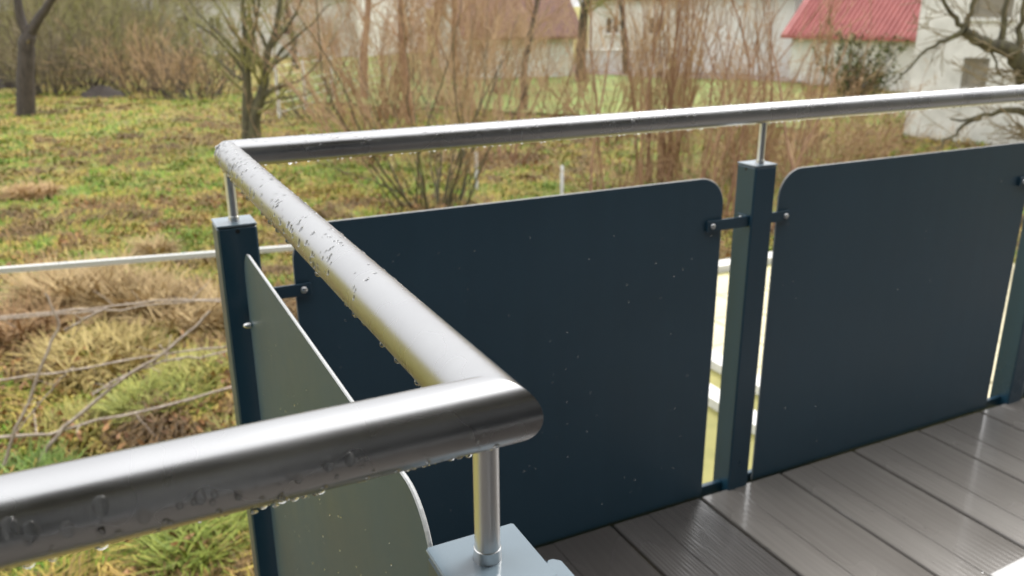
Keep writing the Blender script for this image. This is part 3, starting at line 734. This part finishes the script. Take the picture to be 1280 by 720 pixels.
def wedge(rng, n, dmin, dmax, pw=1.0):
    """random ground points inside (a little more than) the viewed wedge, uniform per area"""
    u = rng.uniform(0, 1, n); d = np.sqrt(dmin ** 2 + u * (dmax ** 2 - dmin ** 2)) if pw == 1 else dmin * (dmax / dmin) ** u
    px = rng.uniform(-240, 1400, n)
    rx = CF[None, :2] + CR[None, :2] * ((px - 640) / FPX)[:, None]
    rx /= np.linalg.norm(rx, axis=1, keepdims=True)
    return CAM[0] + rx[:, 0] * d, CAM[1] + rx[:, 1] * d, d
rng = np.random.default_rng(77)
n = 300000
x, y, d = wedge(rng, n, 3.2, 34, 0)
patch = fbm(x * 1.3 + 4, y * 1.3 + 40, 3); p2 = fbm(x * 3.4 + 70, y * 3.4, 2); p3 = fbm(x * .35 + 11, y * .35 + 5, 2)
lawn_xy = [ground_pt(365, 128), ground_pt(1010, 165)]
zone = np.clip((fbm(x * .30 + 61, y * .42 + 23, 2) - .36) * 4.5, 0, 1)      # fresh green swards against rough dead ground
q = np.clip((fbm(x * 1.6 + 4, y * 1.6 + 40, 3) - .5) * (3.0 - 2.2 * zone) + .54 + (p3 - .5) * 1.1 * (1 - zone) + rng.normal(0, .075, n), 0, .999)
PAL = np.array([.84, .90, .56]) * np.array([[.17, .095, .055], [.24, .14, .075], [.34, .21, .10], [.46, .30, .12], [.44, .33, .10], [.33, .32, .05], [.19, .28, .035], [.14, .27, .03], [.26, .33, .045], [.40, .34, .08], [.50, .33, .13], [.36, .21, .10], [.22, .125, .07]])
qi = q * (len(PAL) - 1); q0 = qi.astype(int); qf = (qi - q0)[:, None]
col = (PAL[q0] * (1 - qf) + PAL[q0 + 1] * qf) * rng.uniform(.5, 1.25, (n, 1))
isdry = (q < .38) | (q > .78)
hgt = np.where(isdry, rng.uniform(.07, .24, n), rng.uniform(.05, .16, n)) * np.where(d < 9, 1.25, 1.0) * (.7 + .6 * p2)
keep = rng.uniform(0, 1, n) < np.clip(.35 + p2 * 1.1, 0, 1)
# keep clear: paved yard, far lawn
yard = (x > 2.2) & (y < 6.0) & (x < 9)
keep &= ~yard
wid = .006 + .0011 * d
lean = np.where(isdry, rng.uniform(.8, 1.2, n), rng.uniform(.45, 1.1, n))
i = np.where(keep)[0]
v, f, c = blades(rng, x[i], y[i], hgt[i], wid[i], lean[i], col[i])
tag(np_mesh('grass', v, f, BLADE, None, False, c), 'patchy winter grass, green and straw coloured, covering the meadow', 'grass', kind='stuff')
# fallen leaves
n = 42000
x, y, d = wedge(rng, n, 3.2, 26, 0); q = fbm(x * .8 + 20, y * .8 + 3, 3); i = np.where((q > .56) & ~((x > 2.2) & (y < 6) & (x < 9)))[0]
pts = np.stack([x[i], y[i], gh(x[i], y[i]) + rng.uniform(.02, .12, len(i))], -1)
v, f, c = leaf_cards(rng, pts, .075, (.13, .06, .03), (.40, .21, .085))
tag(np_mesh('fallen_leaves', v, f, BLADE, None, False, c), 'brown fallen leaves scattered over the meadow', 'leaves', kind='stuff')
# dry grass tussocks
def tussock(px, py, rad, h, n, lab, seed, lo=(.26, .17, .07), hi=(.5, .37, .18), name='dry_grass_tussock'):
    p = gpt(px, py); rng = np.random.default_rng(seed)
    a = rng.uniform(0, 2 * np.pi, n); r = rad * .55 * np.sqrt(rng.uniform(0, 1, n)); x = r * np.cos(a); y = r * np.sin(a)
    L = h * rng.uniform(.8, 1.7, n); out_a = a + rng.normal(0, 1.3, n); ln = rng.uniform(.3, 1.0, n)
    steps = 5; P = [np.stack([x, y, np.zeros(n) - .02], -1)]
    for s in range(1, steps):
        th = .25 + ln * (s / (steps - 1)) * 2.1; th = np.minimum(th, 2.5)
        dv = np.stack([np.cos(out_a) * np.sin(th), np.sin(out_a) * np.sin(th), np.cos(th)], -1); P.append(P[-1] + dv * (L / (steps - 1))[:, None])
    P = np.stack(P, 1); P[:, :, 2] = np.maximum(P[:, :, 2], .01 * rng.uniform(0, 3, (n, steps)))
    sd = np.stack([-np.sin(out_a), np.cos(out_a), rng.normal(0, .3, n)], -1)
    wv = np.array([1, .9, .7, .45, .08])[None, :, None] * rng.uniform(.005, .011, n)[:, None, None]
    v = np.stack([P - sd[:, None] * wv, P + sd[:, None] * wv], 2).reshape(-1, 3)
    b_ = (np.arange(n)[:, None] * steps + np.arange(steps - 1)[None]) * 2; b_ = b_.reshape(-1, 1)
    f = b_ + np.array([0, 1, 3, 2]); lo = np.array(lo); hi = np.array(hi)
    c = np.repeat(lo + rng.uniform(0, 1, (n, 1)) * (hi - lo), steps * 2, axis=0)
    o = np_mesh(name, v, f, BLADE, None, False, c); o.location = p; tag(o, lab, 'grass tuft')
tussock(100, 385, .75, .42, 2600, 'large straw brown grass tussock below the galvanised fence rail', 1)
tussock(175, 395, .6, .36, 1600, 'flattened straw tussock right next to the large brown one', 2)
tussock(20, 430, .7, .3, 1500, 'rust brown matted grass tussock under the leaning canes', 3, (.22, .12, .05), (.4, .26, .12))
tussock(240, 410, .7, .32, 1600, 'brown dry grass tussock beside the corner post', 4)
tussock(195, 318, .3, .22, 500, 'small upright straw tuft just above the fence rail', 5)
tussock(40, 245, .6, .25, 900, 'pale orange straw tuft on the green meadow', 6, (.3, .18, .08), (.52, .36, .18))
tussock(120, 462, .8, .24, 1700, 'golden dry grass tussock crossed by leaning canes', 7, (.26, .19, .06), (.48, .38, .14))
tussock(200, 520, .5, .2, 1500, 'yellow green grass tussock below the canes', 8, (.16, .19, .03), (.36, .36, .08), 'grass_tussock')
tussock(110, 545, .5, .18, 1300, 'olive green grass tussock at the foot of the canes', 9, (.17, .17, .03), (.38, .34, .09), 'grass_tussock')
tussock(255, 480, .5, .2, 1300, 'yellow green grass tussock close to the corner post', 10, (.2, .2, .04), (.42, .38, .1), 'grass_tussock')
tussock(250, 690, .4, .22, 1300, 'fresh green grass tussock under the near handrail', 11, (.12, .17, .02), (.3, .34, .06), 'grass_tussock')
tussock(30, 620, .4, .2, 900, 'bright green leafy tuft under the near handrail beside the cane', 12, (.1, .17, .03), (.22, .32, .07), 'grass_tussock')
tussock(300, 560, .45, .16, 1000, 'olive tuft hidden partly by the corner post', 13, (.16, .16, .03), (.36, .33, .1), 'grass_tussock')

# ================================================================== galvanised fence and canes near the balcony
FY = 4.3
l0 = on(-60, 342.5, 1, FY); l1 = on(362, 310, 1, FY - .05)
sl_ = (l1 - l0); e0 = l0 - sl_ * .05; e1 = l0 + sl_ * 1.25
root = empty('garden_fence', (e0[0], e0[1], float(gh(e0[0], e0[1])))); tag(root, 'galvanised square fence rail on low posts beyond the corner post', 'fence')
def bar(p, q, hw, m=GALV):
    p = np.array(p, float); q = np.array(q, float); d = unit(q - p); s = unit(np.cross(d, (0, 0, 1.0))); u = np.cross(s, d)
    return MB().loft([[c + s * a * hw + u * b_ * hw for a, b_ in ((-1, -1), (1, -1), (1, 1), (-1, 1))] for c in (p, q)])
bar(e0, e1, .0165).build('rail', GALV, root)
for p in (e0, e1):
    zb = float(gh(p[0], p[1]))
    MB().box((p[0] - .025, p[1] + .016, zb - .1), (p[0] + .025, p[1] + .066, p[2] + .04), .004).build('fence_post', GALV, root)
def cane(pix, lab, r0=.011, r1=.007, y0=FY - .05, twin=0, y1=None, seed=0, ext=(0, 0)):
    rng = np.random.default_rng(seed); m = len(pix); P = []
    for k, (px, py) in enumerate(pix):
        yy = y0 if y1 is None else y0 + (y1 - y0) * k / (m - 1)
        P.append(on(px, py, 1, yy))
    P = [P[0] + (P[0] - P[1]) * ext[0]] + P + [P[-1] + (P[-1] - P[-2]) * ext[1]] if ext != (0, 0) else P
    P = [np.array([p[0], p[1], max(p[2], float(gh(p[0], p[1])) + .005)]) for p in P]
    Q = smooth_path(P, 18, rng, .004); paths = [(Q, np.linspace(r0, r1, 18) * (1 + rng.normal(0, .08, 18)))]
    for _ in range(3):
        i = rng.integers(4, 16); paths.append((path(rng, Q[i], unit(Q[i + 1] - Q[i] + rng.normal(0, .4, 3)), rng.uniform(.06, .2), 4, .1, 0), np.linspace(r1 * .6, .002, 4)))
    v, f = tubes(paths, 7)
    o = np_mesh('cane', v - Q[0], f, CANE, None, True); o.location = Q[0]; tag(o, lab, 'branch')
cane([(-30, 398), (60, 391), (130, 384), (200, 376), (270, 374)], 'long straight pale cane just below the galvanised rail', .008, .006, FY + .03, 0, None, 1, (.2, 1.6))
cane([(-30, 402), (60, 394), (140, 388), (210, 379), (280, 376)], 'thin grey cane lying right against the long pale one', .006, .005, FY - .03, 0, None, 2, (.2, 1.6))
cane([(80, 413), (104, 400), (136, 384)], 'short forked twig leaning on the pale cane', .009, .006, FY - .05, 0, None, 3)
cane([(2, 592), (18, 540), (40, 490), (62, 430), (73, 408), (66, 385), (55, 366)], 'crooked cane leaning steeply, bent near its top', .011, .006, 4.15, 0, FY - .06, 4)
cane([(42, 590), (70, 545), (100, 518), (150, 475), (200, 445), (236, 415), (264, 388)], 'thick curved cane rising towards the corner post', .013, .008, 4.15, 0, FY - .06, 5)
cane([(-20, 477), (60, 468), (130, 456), (210, 442), (285, 434)], 'straight grey cane crossing behind the thick curved cane', .008, .006, FY - .02, 0, None, 6, (.2, 1.2))
cane([(-20, 549), (30, 544), (70, 540), (110, 527), (170, 516), (235, 500), (292, 484)], 'brown cane low down, bowed in the middle', .011, .009, FY - .12, 0, None, 7, (.2, 1.0))
cane([(118, 492), (140, 478), (175, 462), (215, 449), (250, 446), (288, 438)], 'thin cane running beside the thick curved cane', .007, .006, FY - .09, 0, None, 8, (0, 1.0))
cane([(20, 540), (46, 510), (70, 480), (92, 458)], 'thin dead stalk among the canes', .005, .004, FY - .2, 0, None, 9)
cane([(168, 516), (180, 530), (192, 546)], 'short broken twig below the bowed cane', .007, .005, FY - .14, 0, None, 10)
cane([(200, 432), (208, 444), (206, 452)], 'tiny side twig on the thick curved cane', .007, .004, FY - .08, 0, None, 11)

# ================================================================== paved yard below, seen through the slits
def slab(name, pts, z0, z1, m, parent=None):
    mb = MB(); n = len(pts); mb.loft([[(p[0], p[1], z0) for p in pts], [(p[0], p[1], z1) for p in pts]]); return mb.build(name, m, parent)
zz = GZ + .13
def yp(px, py): p = on(px, py, 2, zz); return (p[0], p[1])
yard = slab('yard', [(2.3, 1.6), (8.6, 1.6), (8.6, 5.3), (2.3, 5.3)], GZ - .2, zz - .02, plain('mossy_yard', (.20, .19, .05), (.30, .27, .08), 3, .7, .1)); tag(yard, kind='structure')
pv = empty('paving', (4.05, 1.7, zz)); tag(pv, kind='structure')
ps = MB().box((0, 0, 0), (.49, .49, .0178), .006).build('paving_slab', CREAMSLAB); psm = ps.data; bpy.data.objects.remove(ps)
_rp = random.Random(4)
for ix in range(9):
    for iy in range(7):
        o = bpy.data.objects.new('paving_slab', psm); COL.objects.link(o); o.parent = pv
        o.location = (ix * .5, iy * .5, -.0178 + _rp.uniform(0, .004))
for k_, (pts, lab) in enumerate([([(2.3, 5.32), (8.6, 5.32), (8.6, 5.5), (2.3, 5.5)], 'white kerb along the far edge of the cream paving'), ([(3.88, 1.7), (4.02, 1.7), (4.02, 5.2), (3.88, 5.2)], 'white kerb along the left edge of the cream paving'), ([(3.45, 1.7), (3.6, 1.7), (3.6, 5.2), (3.45, 5.2)], 'white kerb across the mossy yard')]):
    o = slab('kerb', pts, zz - .019 if k_ else GZ - .2, zz + .05, WHITEKERB); tag(o, lab, 'kerb', 'white kerbs of the yard')

# ================================================================== balcony deck
DZ = .1
deck = empty('deck', (0, -1.5, DZ)); tag(deck, 'wet grey brown composite balcony deck', kind='structure')
PITCH_B, GAP = .25, .006
def board_mesh(L):
    w2 = PITCH_B - GAP; c = .003; g = .092; gw = .0035
    prof = [(0, -.024), (w2, -.024), (w2, -c), (w2 - c, 0), (g + gw, 0), (g + gw * .6, -.0016), (g - gw * .6, -.0016), (g - gw, 0), (c, 0), (0, -c)]
    return MB().loft([[(px, yy, pz) for px, pz in prof] for yy in (0, -L)][::-1])
meshes = {}
def get_mesh(L, mi):
    if (L, mi) not in meshes:
        o = board_mesh(L).build('deck_board', DECKS[mi]); meshes[(L, mi)] = o.data; bpy.data.objects.remove(o)
    return meshes[(L, mi)]
k = 0
for q in range(-14, 13):
    x0 = .993 + q * PITCH_B
    front = x0 < -.05
    yf = -1.03 if front else -.012
    L = 2.6 + yf
    mi = 1 if q == -1 else (2 if q in (-2, -3) else 0)
    o = bpy.data.objects.new('deck_board', get_mesh(round(L, 3), mi)); COL.objects.link(o)
    o.location = (x0 + GAP / 2, yf, DZ + random.Random(q).uniform(-.0006, .0006)); set_parent(o, deck)
for yy in (-2.4, -1.8, -1.2, -.35):
    x0 = -2.5 if yy < -1.03 else .02
    MB().box((x0, yy, DZ - .13), (4.2, yy + .06, DZ - .0255)).build('joist', COAT, deck)
# support posts of the balcony down to the ground
for x0, y0 in ((.05, -.2), (1.5, -.2), (3.6, -.2), (-2.3, -1.3), (-.9, -1.3)):
    zb = float(gh(x0, y0)); o = MB().box((-.05, -.05, 0), (.05, .05, DZ - .14 - zb + .1), .004).build('balcony_column', COAT); o.location = (x0, y0, zb - .1)
    tag(o, 'dark steel column carrying the balcony from below', 'column', 'columns under the balcony')

# white batten lying on the deck at the lower right
p0 = on(1236, 717, 2, DZ + .02); p1 = on(1300, 684, 2, DZ + .02)
d_ = unit(p1 - p0); s_ = np.array([-d_[1], d_[0], 0])
st = p0 - d_ * .0; en = p0 + d_ * .9; sw = -s_ * .05
mb = MB(); prof = [(0, 0), (.002, .001)]
mb.loft([[c + np.array([0, 0, -.0195]), c + sw + np.array([0, 0, -.0195]), c + sw + np.array([0, 0, -.003]), c + sw * .94, c + sw * .06, c + np.array([0, 0, -.003])] for c in (st, en)])
o = mb.build('batten', PVC, None, False, tuple(st - np.array([0, 0, .0195]))); tag(o, 'white flat batten lying on the wet deck boards', 'batten')

# ================================================================== balcony railing
RAIL_Z, RR, LB = 1.0, .0212, .9943
rail = empty('balcony_railing', (0, -.5, DZ)); tag(rail, 'anthracite balcony railing with wet stainless steel handrail and solid panels', 'railing')
NS = 72
def tube_mesh(name, m, f0, f1, axis, ns=(1, 1)):
    """round tube whose end x (or y) depends on the ring point: f(a,b) with a sideways offset, b height"""
    rings = []
    n = 40
    for k in range(n + 1):
        rg = []
        for i in range(NS):
            a = RR * math.cos(2 * math.pi * i / NS); b_ = RR * math.sin(2 * math.pi * i / NS)
            u0, u1 = f0(a), f1(a); u = u0 + (u1 - u0) * k / n
            rg.append((u, a, b_) if axis == 'x' else (a, u, b_))
        rings.append(rg)
    return rings
def build_tube(axis, off, f0, f1, m, caps=False):
    rings = tube_mesh('', m, f0, f1, axis)
    rings = [[(p[0] + off[0], p[1] + off[1], p[2] + off[2]) for p in r] for r in rings]
    return MB().loft(rings, caps).build('handrail', m, rail, True, ang=60)
# near run (x), comes from the left, mitred at C1 with the run going away (+y)
hA = build_tube('x', (0, -LB, RAIL_Z), lambda a: -2.4, lambda a: -a, STEEL_X)
# run going away from C1 (0,-LB) to C2 (0,0)
hB = build_tube('y', (0, 0, RAIL_Z), lambda a: -LB - a, lambda a: a, STEEL_Y)
# far run along x
hC = build_tube('x', (0, 0, RAIL_Z), lambda a: a, lambda a: 4.2, STEEL_X)
# fillet weld beads are ground flush: a thin joint only

PT = .892
def post(cx, cy, s, zb, hole=None, pin=(None, None)):
    h = s / 2
    o = MB().box((cx - h, cy - h, zb), (cx + h, cy + h, PT - .004), .003).build('post', COAT, rail)
    cp = MB().box((cx - h - .0005, cy - h - .0005, PT - .0035), (cx + h + .0005, cy + h + .0005, PT), .0012).build('post_cap', WETCAP, o)
    px, py = pin[0] if pin[0] is not None else cx, pin[1] if pin[1] is not None else cy
    zt = RAIL_Z - math.sqrt(max(0, RR ** 2 - .008 ** 2)) + .002
    pr = MB().cyl((px, py, PT), (px, py, zt), .008, None, 28, [(0, .0090), (.02, .0089), (.09, .0086), (.095, .0081), (.1, .008), (1, .008)]).build('support_pin', STEEL_P, o, True, ang=30)
    if hole is not None:
        ax, sg = hole
        c = np.array([cx, cy, PT - .011]); d = np.array([sg, 0, 0]) if ax == 0 else np.array([0, sg, 0]); q = c + d * (h - .002)
        MB().cyl(q, q + d * .0024, .0036, None, 12).build('drill_hole', DARK, o)
    return o
near_post = post(0, -LB + .008, .062, DZ - .12, None, (0, -LB + .012))
post(0, .003, .062, DZ - .12, (1, -1), (0, 0))
post(1.1, .012, .06, DZ - .02, (0, -1), (1.1, .004))
post(2.138, .012, .06, DZ - .02, (0, -1), (2.138, .004))
post(3.12, .012, .06, DZ - .02, None, (3.12, .004))
post(-1.25, -LB, .06, DZ - .12, None, (-1.25, -LB))
# base strip under the panels
MB().box((.035, .0065, DZ - .09), (1.0695, .02, DZ + .014), .002).build('base_strip', COAT, rail)
MB().box((1.1305, .0065, DZ - .09), (2.1075, .02, DZ + .014), .002).build('base_strip', COAT, rail)
MB().box((2.1685, .0065, DZ - .09), (3.0895, .02, DZ + .014), .002).build('base_strip', COAT, rail)
def panel(axis, u0, u1, z0, z1, c, rad, th=.0042):
    """upright panel with rounded top corners; axis 'x' (at y=c) or 'y' (at x=c)"""
    pts = [(u0, z0), (u1, z0)]
    for i in range(11):
        a = math.pi / 2 * i / 10; pts.append((u1 - rad + rad * math.cos(a), z1 - rad + rad * math.sin(a)))
    for i in range(11):
        a = math.pi / 2 + math.pi / 2 * i / 10; pts.append((u0 + rad + rad * math.cos(a), z1 - rad + rad * math.sin(a)))
    cu, cz = (u0 + u1) / 2, (z0 + z1) / 2
    e = .0012
    def ins(p, k):
        du = -k if p[0] > cu else k; dz = -k if p[1] > cz else k
        return (p[0] + du, p[1] + dz)
    rings = []
    for off, k in ((-th / 2, e), (-th / 2 + e, 0), (th / 2 - e, 0), (th / 2, e)):
        rings.append([((q[0], c + off, q[1]) if axis == 'x' else (c + off, q[0], q[1])) for q in (ins(p, k) for p in pts)])
    mb = MB().loft(rings if axis == 'y' else rings, True)
    o = mb.build('panel', PANEL, rail)
    me = o.data; me.materials.append(EDGE)
    import_bm = None
    for p in me.polygons:
        if len(p.vertices) == 4: p.material_index = 1
    import bmesh
    bm = bmesh.new(); bm.from_mesh(me); bmesh.ops.recalc_face_normals(bm, faces=bm.faces); bm.to_mesh(me); bm.free()
    return o
pC1 = panel('x', .087, 1.003, DZ - .002, .874, 0.0, .062)
pC2 = panel('x', 1.157, 2.033, DZ - .002, .874, 0.0, .062)
pC3 = panel('x', 2.195, 3.0, DZ - .002, .874, 0.0, .062)
pB = panel('y', -.882, -.068, DZ - .06, .866, 0.0, .055)
pA = panel('x', -1.18, -.085, DZ - .06, .862, -LB + .0, .055)
def bolt(p, d, r=.0065, h=.005, parent=None):
    p = np.array(p, float); d = np.array(d, float)
    return MB().cyl(p, p + d * h, r, None, 14, [(0, r), (.45, r), (.8, r * .75), (1, r * .3)]).build('bolt', STEEL_P, parent, True, ang=50)
def bracket(pan, x0, x1, y, z, h, bolts, th=.005, tab=None):
    mb = MB().box((x0, y - th, z - h / 2), (x1, y, z + h / 2), .0012)
    if tab is not None: mb.box(*tab, .001)
    o = mb.build('bracket', COAT, pan)
    for b_ in bolts: bolt(b_[0], b_[1], .0062, .005, o)
    return o
# far run brackets
bracket(pC1, .034, .113, -.0045, .762, .022, [((.1, -.0095, .762), (0, -1, 0))])
bracket(pC1, .958, 1.0695, -.0045, .770, .024, [((.972, -.0095, .770), (0, -1, 0)), ((1.0665, .012, .772), (-1, 0, 0))], .005, ((1.0665, -.0044, .758), (1.0698, .026, .782)))
bracket(pC2, 1.1302, 1.188, -.0045, .770, .024, [((1.176, -.0095, .770), (0, -1, 0))])
bracket(pC2, 1.985, 2.1075, -.0045, .770, .024, [((2.0, -.0095, .770), (0, -1, 0))])
for x0 in (.958, 1.968): pass
# corner bracket of the run going away: bar along y on the far (deck) side plus bolt through the panel
o = MB().box((.0045, -.125, .732), (.0095, -.0285, .754), .0012).build('bracket', COAT, pB)
bolt((-.004, -.086, .742), (-1, 0, 0), .005, .011, pB); bolt((.0095, -.086, .742), (1, 0, 0), .0062, .005, o)
o = MB().box((.0045, -.955, .732), (.0095, -.83, .754), .0012).build('bracket', COAT, pB)
bolt((-.004, -.865, .742), (-1, 0, 0), .005, .011, pB)
# bracket plate on the deck side of the corner post at the near corner
o = MB().box((.0315, -LB - .03, .852), (.048, -LB + .005, .884), .004).build('bracket', WETCAP, rail)

# ------------------------------------------------------------------ rain drops
def drop_geo(nu=12, nv=7):
    V = []; F = []
    for j in range(nv + 1):
        ph = math.pi * j / nv
        for i in range(nu):
            th = 2 * math.pi * i / nu
            V.append((math.sin(ph) * math.cos(th), math.sin(ph) * math.sin(th), math.cos(ph)))
    for j in range(nv):
        for i in range(nu):
            F.append((j * nu + i, (j + 1) * nu + i, (j + 1) * nu + (i + 1) % nu, j * nu + (i + 1) % nu))
    return np.array(V), np.array(F)
DV, DF = drop_geo()
_m = MB().add(DV, DF).build('water_drop', WATER, None, True); DROP_ME = _m.data; bpy.data.objects.remove(_m)
def frame(nrm, tan):
    n = unit(np.array(nrm, float)); t_ = np.array(tan, float); t_ = unit(t_ - n * np.dot(n, t_)); return t_, np.cross(n, t_), n
def big_drop(pos, nrm, tan, a, b_, c, parent):
    t_, s_, n = frame(nrm, tan); o = bpy.data.objects.new('water_drop', DROP_ME); COL.objects.link(o)
    m = Matrix.Identity(4)
    for i in range(3): m[i][0], m[i][1], m[i][2], m[i][3] = t_[i] * a, s_[i] * b_, n[i] * c, pos[i]
    o.parent = parent; o.matrix_parent_inverse = Matrix.Identity(4); o.matrix_basis = m
    return o
def bead_stuff(items, parent, name='rain_beads'):
    V, F, k = [], [], 0
    dv, df = drop_geo(8, 5)
    for pos, nrm, tan, a, b_, c in items:
        t_, s_, n = frame(nrm, tan); V.append(dv[:, :1] * a * t_ + dv[:, 1:2] * b_ * s_ + dv[:, 2:3] * c * n + pos); F.append(df + k); k += len(dv)
    o = np_mesh(name, np.concatenate(V), np.concatenate(F), WATER, None, True); o.parent = parent; tag(o, kind='stuff'); return o
rng = np.random.default_rng(31)
def surf(axis, s, th, org):
    """point on the tube: s along, th angle from straight up towards the viewer side"""
    if axis == 'x': n = np.array([0, -math.sin(th), math.cos(th)]); p = np.array([s, org, RAIL_Z])
    else: n = np.array([-math.sin(th), 0, math.cos(th)]); p = np.array([org, s, RAIL_Z])
    return p + n * RR, n
X1, Y1 = np.array([1., 0, 0]), np.array([0, 1., 0])
down = np.array([0, 0, -1.0])
# near run: large runny drops on the lower front face, hanging drops underneath
for px, py, sz in [(12, 660, 5.5), (38, 665, 5.5), (84, 662, 4.8), (126, 665, 3.2), (126, 633, 5.5), (180, 646, 4.6), (250, 622, 4.2), (298, 618, 3.2), (268, 618, 2.6), (410, 580, 4.6), (437, 574, 4.4), (373, 598, 3.4), (318, 640, 3), (345, 632, 2.6)]:
    # pixel -> tube angle on the visible side
    d = ray(px, py); best = None
    for th in np.linspace(.2, 2.9, 120):
        tq = 0
        n = np.array([0, -math.sin(th), math.cos(th)]); pc = np.array([0, -LB, RAIL_Z]) + n * RR
        tq = (pc[1] - CAM[1]) / d[1]; p = CAM + d * tq; e = abs(p[2] - pc[2])
        if np.dot(n, p - CAM) < 0 and (best is None or e < best[0]): best = (e, p, n)
    _, p, n = best; r = sz * .0007
    big_drop(p, n, down, r * 1.35, r * .95, r * .5, hA)
for px, sz in [(38, 3.2), (84, 2.6), (128, 3.6), (172, 2.4), (218, 2.6), (226, 2.2), (250, 3.6), (282, 2.2), (327, 2.6), (338, 3.0), (352, 3.2), (366, 2.6), (399, 3.0), (505, 3.2), (562, 3.4), (576, 4.0), (590, 2.2), (472, 2.4), (440, 2.2)]:
    d = ray(px, 713 - .245 * px); tq = (-LB - CAM[1]) / d[1]; s = (CAM + d * tq)[0]
    p, n = surf('x', s, math.pi - rng.uniform(-.1, .25), -LB); r = sz * .00095
    big_drop(p, n, X1, r * 1.05, r * 1.05, r * 1.1, hA)
# run going away: rows of drops under the left flank, beads on top
for s in np.concatenate([np.arange(-.93, -.45, .0175), np.arange(-.45, -.02, .022)]):
    s = s + rng.uniform(-.006, .006); p, n = surf('y', s, math.pi - rng.uniform(.1, .75), 0); r = rng.uniform(.0022, .0038)
    big_drop(p, n, Y1, r, r, r * rng.uniform(.9, 1.25), hB)
for _ in range(70):
    s = -.02 - .70 * rng.uniform(0, 1) ** 1.2; th = rng.uniform(.55, 1.75); p, n = surf('y', s, th, 0); r = rng.uniform(.0015, .0034)
    big_drop(p, n, down if abs(n[2]) < .95 else Y1, r * rng.uniform(1.0, 1.3), r, r * .42, hB)
it = []
for _ in range(190):
    s = -.005 - .78 * rng.uniform(0, 1) ** 1.4; th = rng.uniform(-1.3, 1.5); p, n = surf('y', s, th, 0); r = rng.uniform(.0008, .0024)
    it.append((p, n, down if abs(n[2]) < .9 else Y1, r * rng.uniform(1, 1.25), r, r * .34))
bead_stuff(it, hB)
it = []
for _ in range(900):
    s = rng.uniform(.0, 2.6); th = rng.normal(.1, .75); p, n = surf('x', s, th, 0); r = rng.uniform(.0009, .0026)
    it.append((p, n, X1, r * rng.uniform(1, 1.4), r, r * .5))
for s in np.arange(.03, 2.6, .016):
    s = s + rng.uniform(-.006, .006); p, n = surf('x', s, math.pi + rng.uniform(-.3, .3), 0); r = rng.uniform(.0016, .0028) * (1.5 if rng.uniform() < .08 else 1)
    it.append((p, n, X1, r, r, r * 1.1))
bead_stuff(it, hC)
it = []
for _ in range(60):
    s = rng.uniform(-.6, -.02); th = rng.uniform(-.2, 1.2); 
    if s > -.3: continue
    p, n = surf('x', s, th, -LB); r = rng.uniform(.0006, .0012); it.append((p, n, X1, r, r, r * .4))
for _ in range(150):
    s = rng.uniform(-.55, .0); th = rng.uniform(1.5, 2.75); p, n = surf('x', s, th, -LB); r = rng.uniform(.0007, .0019); it.append((p, n, down, r * rng.uniform(1, 1.5), r, r * .6))
for _ in range(46):
    s = rng.uniform(-.55, -.005); p, n = surf('x', s, math.pi + rng.uniform(-.35, .1), -LB); r = rng.uniform(.0012, .0026); it.append((p, n, X1, r, r, r * 1.15))
bead_stuff(it, hA)
# specks of rain on the panels
for pan, (u0, u1), m_, nrm in ((pC1, (.12, .99), 110, (0, -1., 0)), (pC2, (1.17, 1.99), 60, (0, -1., 0))):
    it = []
    for _ in range(m_):
        r = rng.uniform(.0006, .0015); it.append((np.array([rng.uniform(u0, u1), -.004, rng.uniform(.15, .80)]), np.array(nrm), down, r * 1.3, r, r * .4))
    bead_stuff(it, pan)
it = []
for _ in range(120):
    r = rng.uniform(.0004, .0011); it.append((np.array([-.004, rng.uniform(-.87, -.1), rng.uniform(.3, .8)]), np.array([-1., 0, 0]), down, r * 1.8, r, r * .4))
bead_stuff(it, pB)
# drops standing on the deck boards
it = []
for _ in range(70):
    r = rng.uniform(.001, .0028); it.append((np.array([rng.uniform(.6, 2.4), rng.uniform(-.7, -.05), DZ]), np.array([0, 0, 1.]), X1, r, r, r * .5))
o = bead_stuff(it, deck); o.matrix_parent_inverse = Matrix.Translation(-Vector(deck.location))

# ================================================================== the house the balcony belongs to (behind the viewer)
hy = -2.62
root = empty('home', (0, hy, GZ)); tag(root, 'dark grey rendered house wall that the balcony is attached to', 'house')
mb = MB(); xs_ = [-7, -1.6, 1.4, 8]; zs_ = [GZ - .2, DZ + .02, 2.3, 5.2]
for i in range(3):
    for j in range(3):
        if i == 1 and j == 1: continue
        mb.box((xs_[i], hy - .3, zs_[j]), (xs_[i + 1], hy, zs_[j + 1]))
mb.build('wall', CREAM_BLD, root)
for x0, x1 in ((-1.6, -.1), (-.1, 1.4)):
    fr = MB(); e = .09
    fr.box((x0, hy - .2, DZ + .02), (x0 + e, hy - .12, 2.3)); fr.box((x1 - e, hy - .2, DZ + .02), (x1, hy - .12, 2.3)); fr.box((x0 + e, hy - .2, DZ + .02), (x1 - e, hy - .12, DZ + .02 + e)); fr.box((x0 + e, hy - .2, 2.3 - e), (x1 - e, hy - .12, 2.3))
    dr = fr.build('glass_door', TRIM, root); MB().box((x0 + e, hy - .17, DZ + .02 + e), (x1 - e, hy - .15, 2.3 - e)).build('pane', GLASS_DARK, dr)
# unseen slab above the glass doors, added to darken deck and rail reflections
ov = MB().box((-6, hy + .003, 2.75), (4.5, hy + 1.15, 2.98), .01).build('added_shade_slab', CREAM_BLD, root)
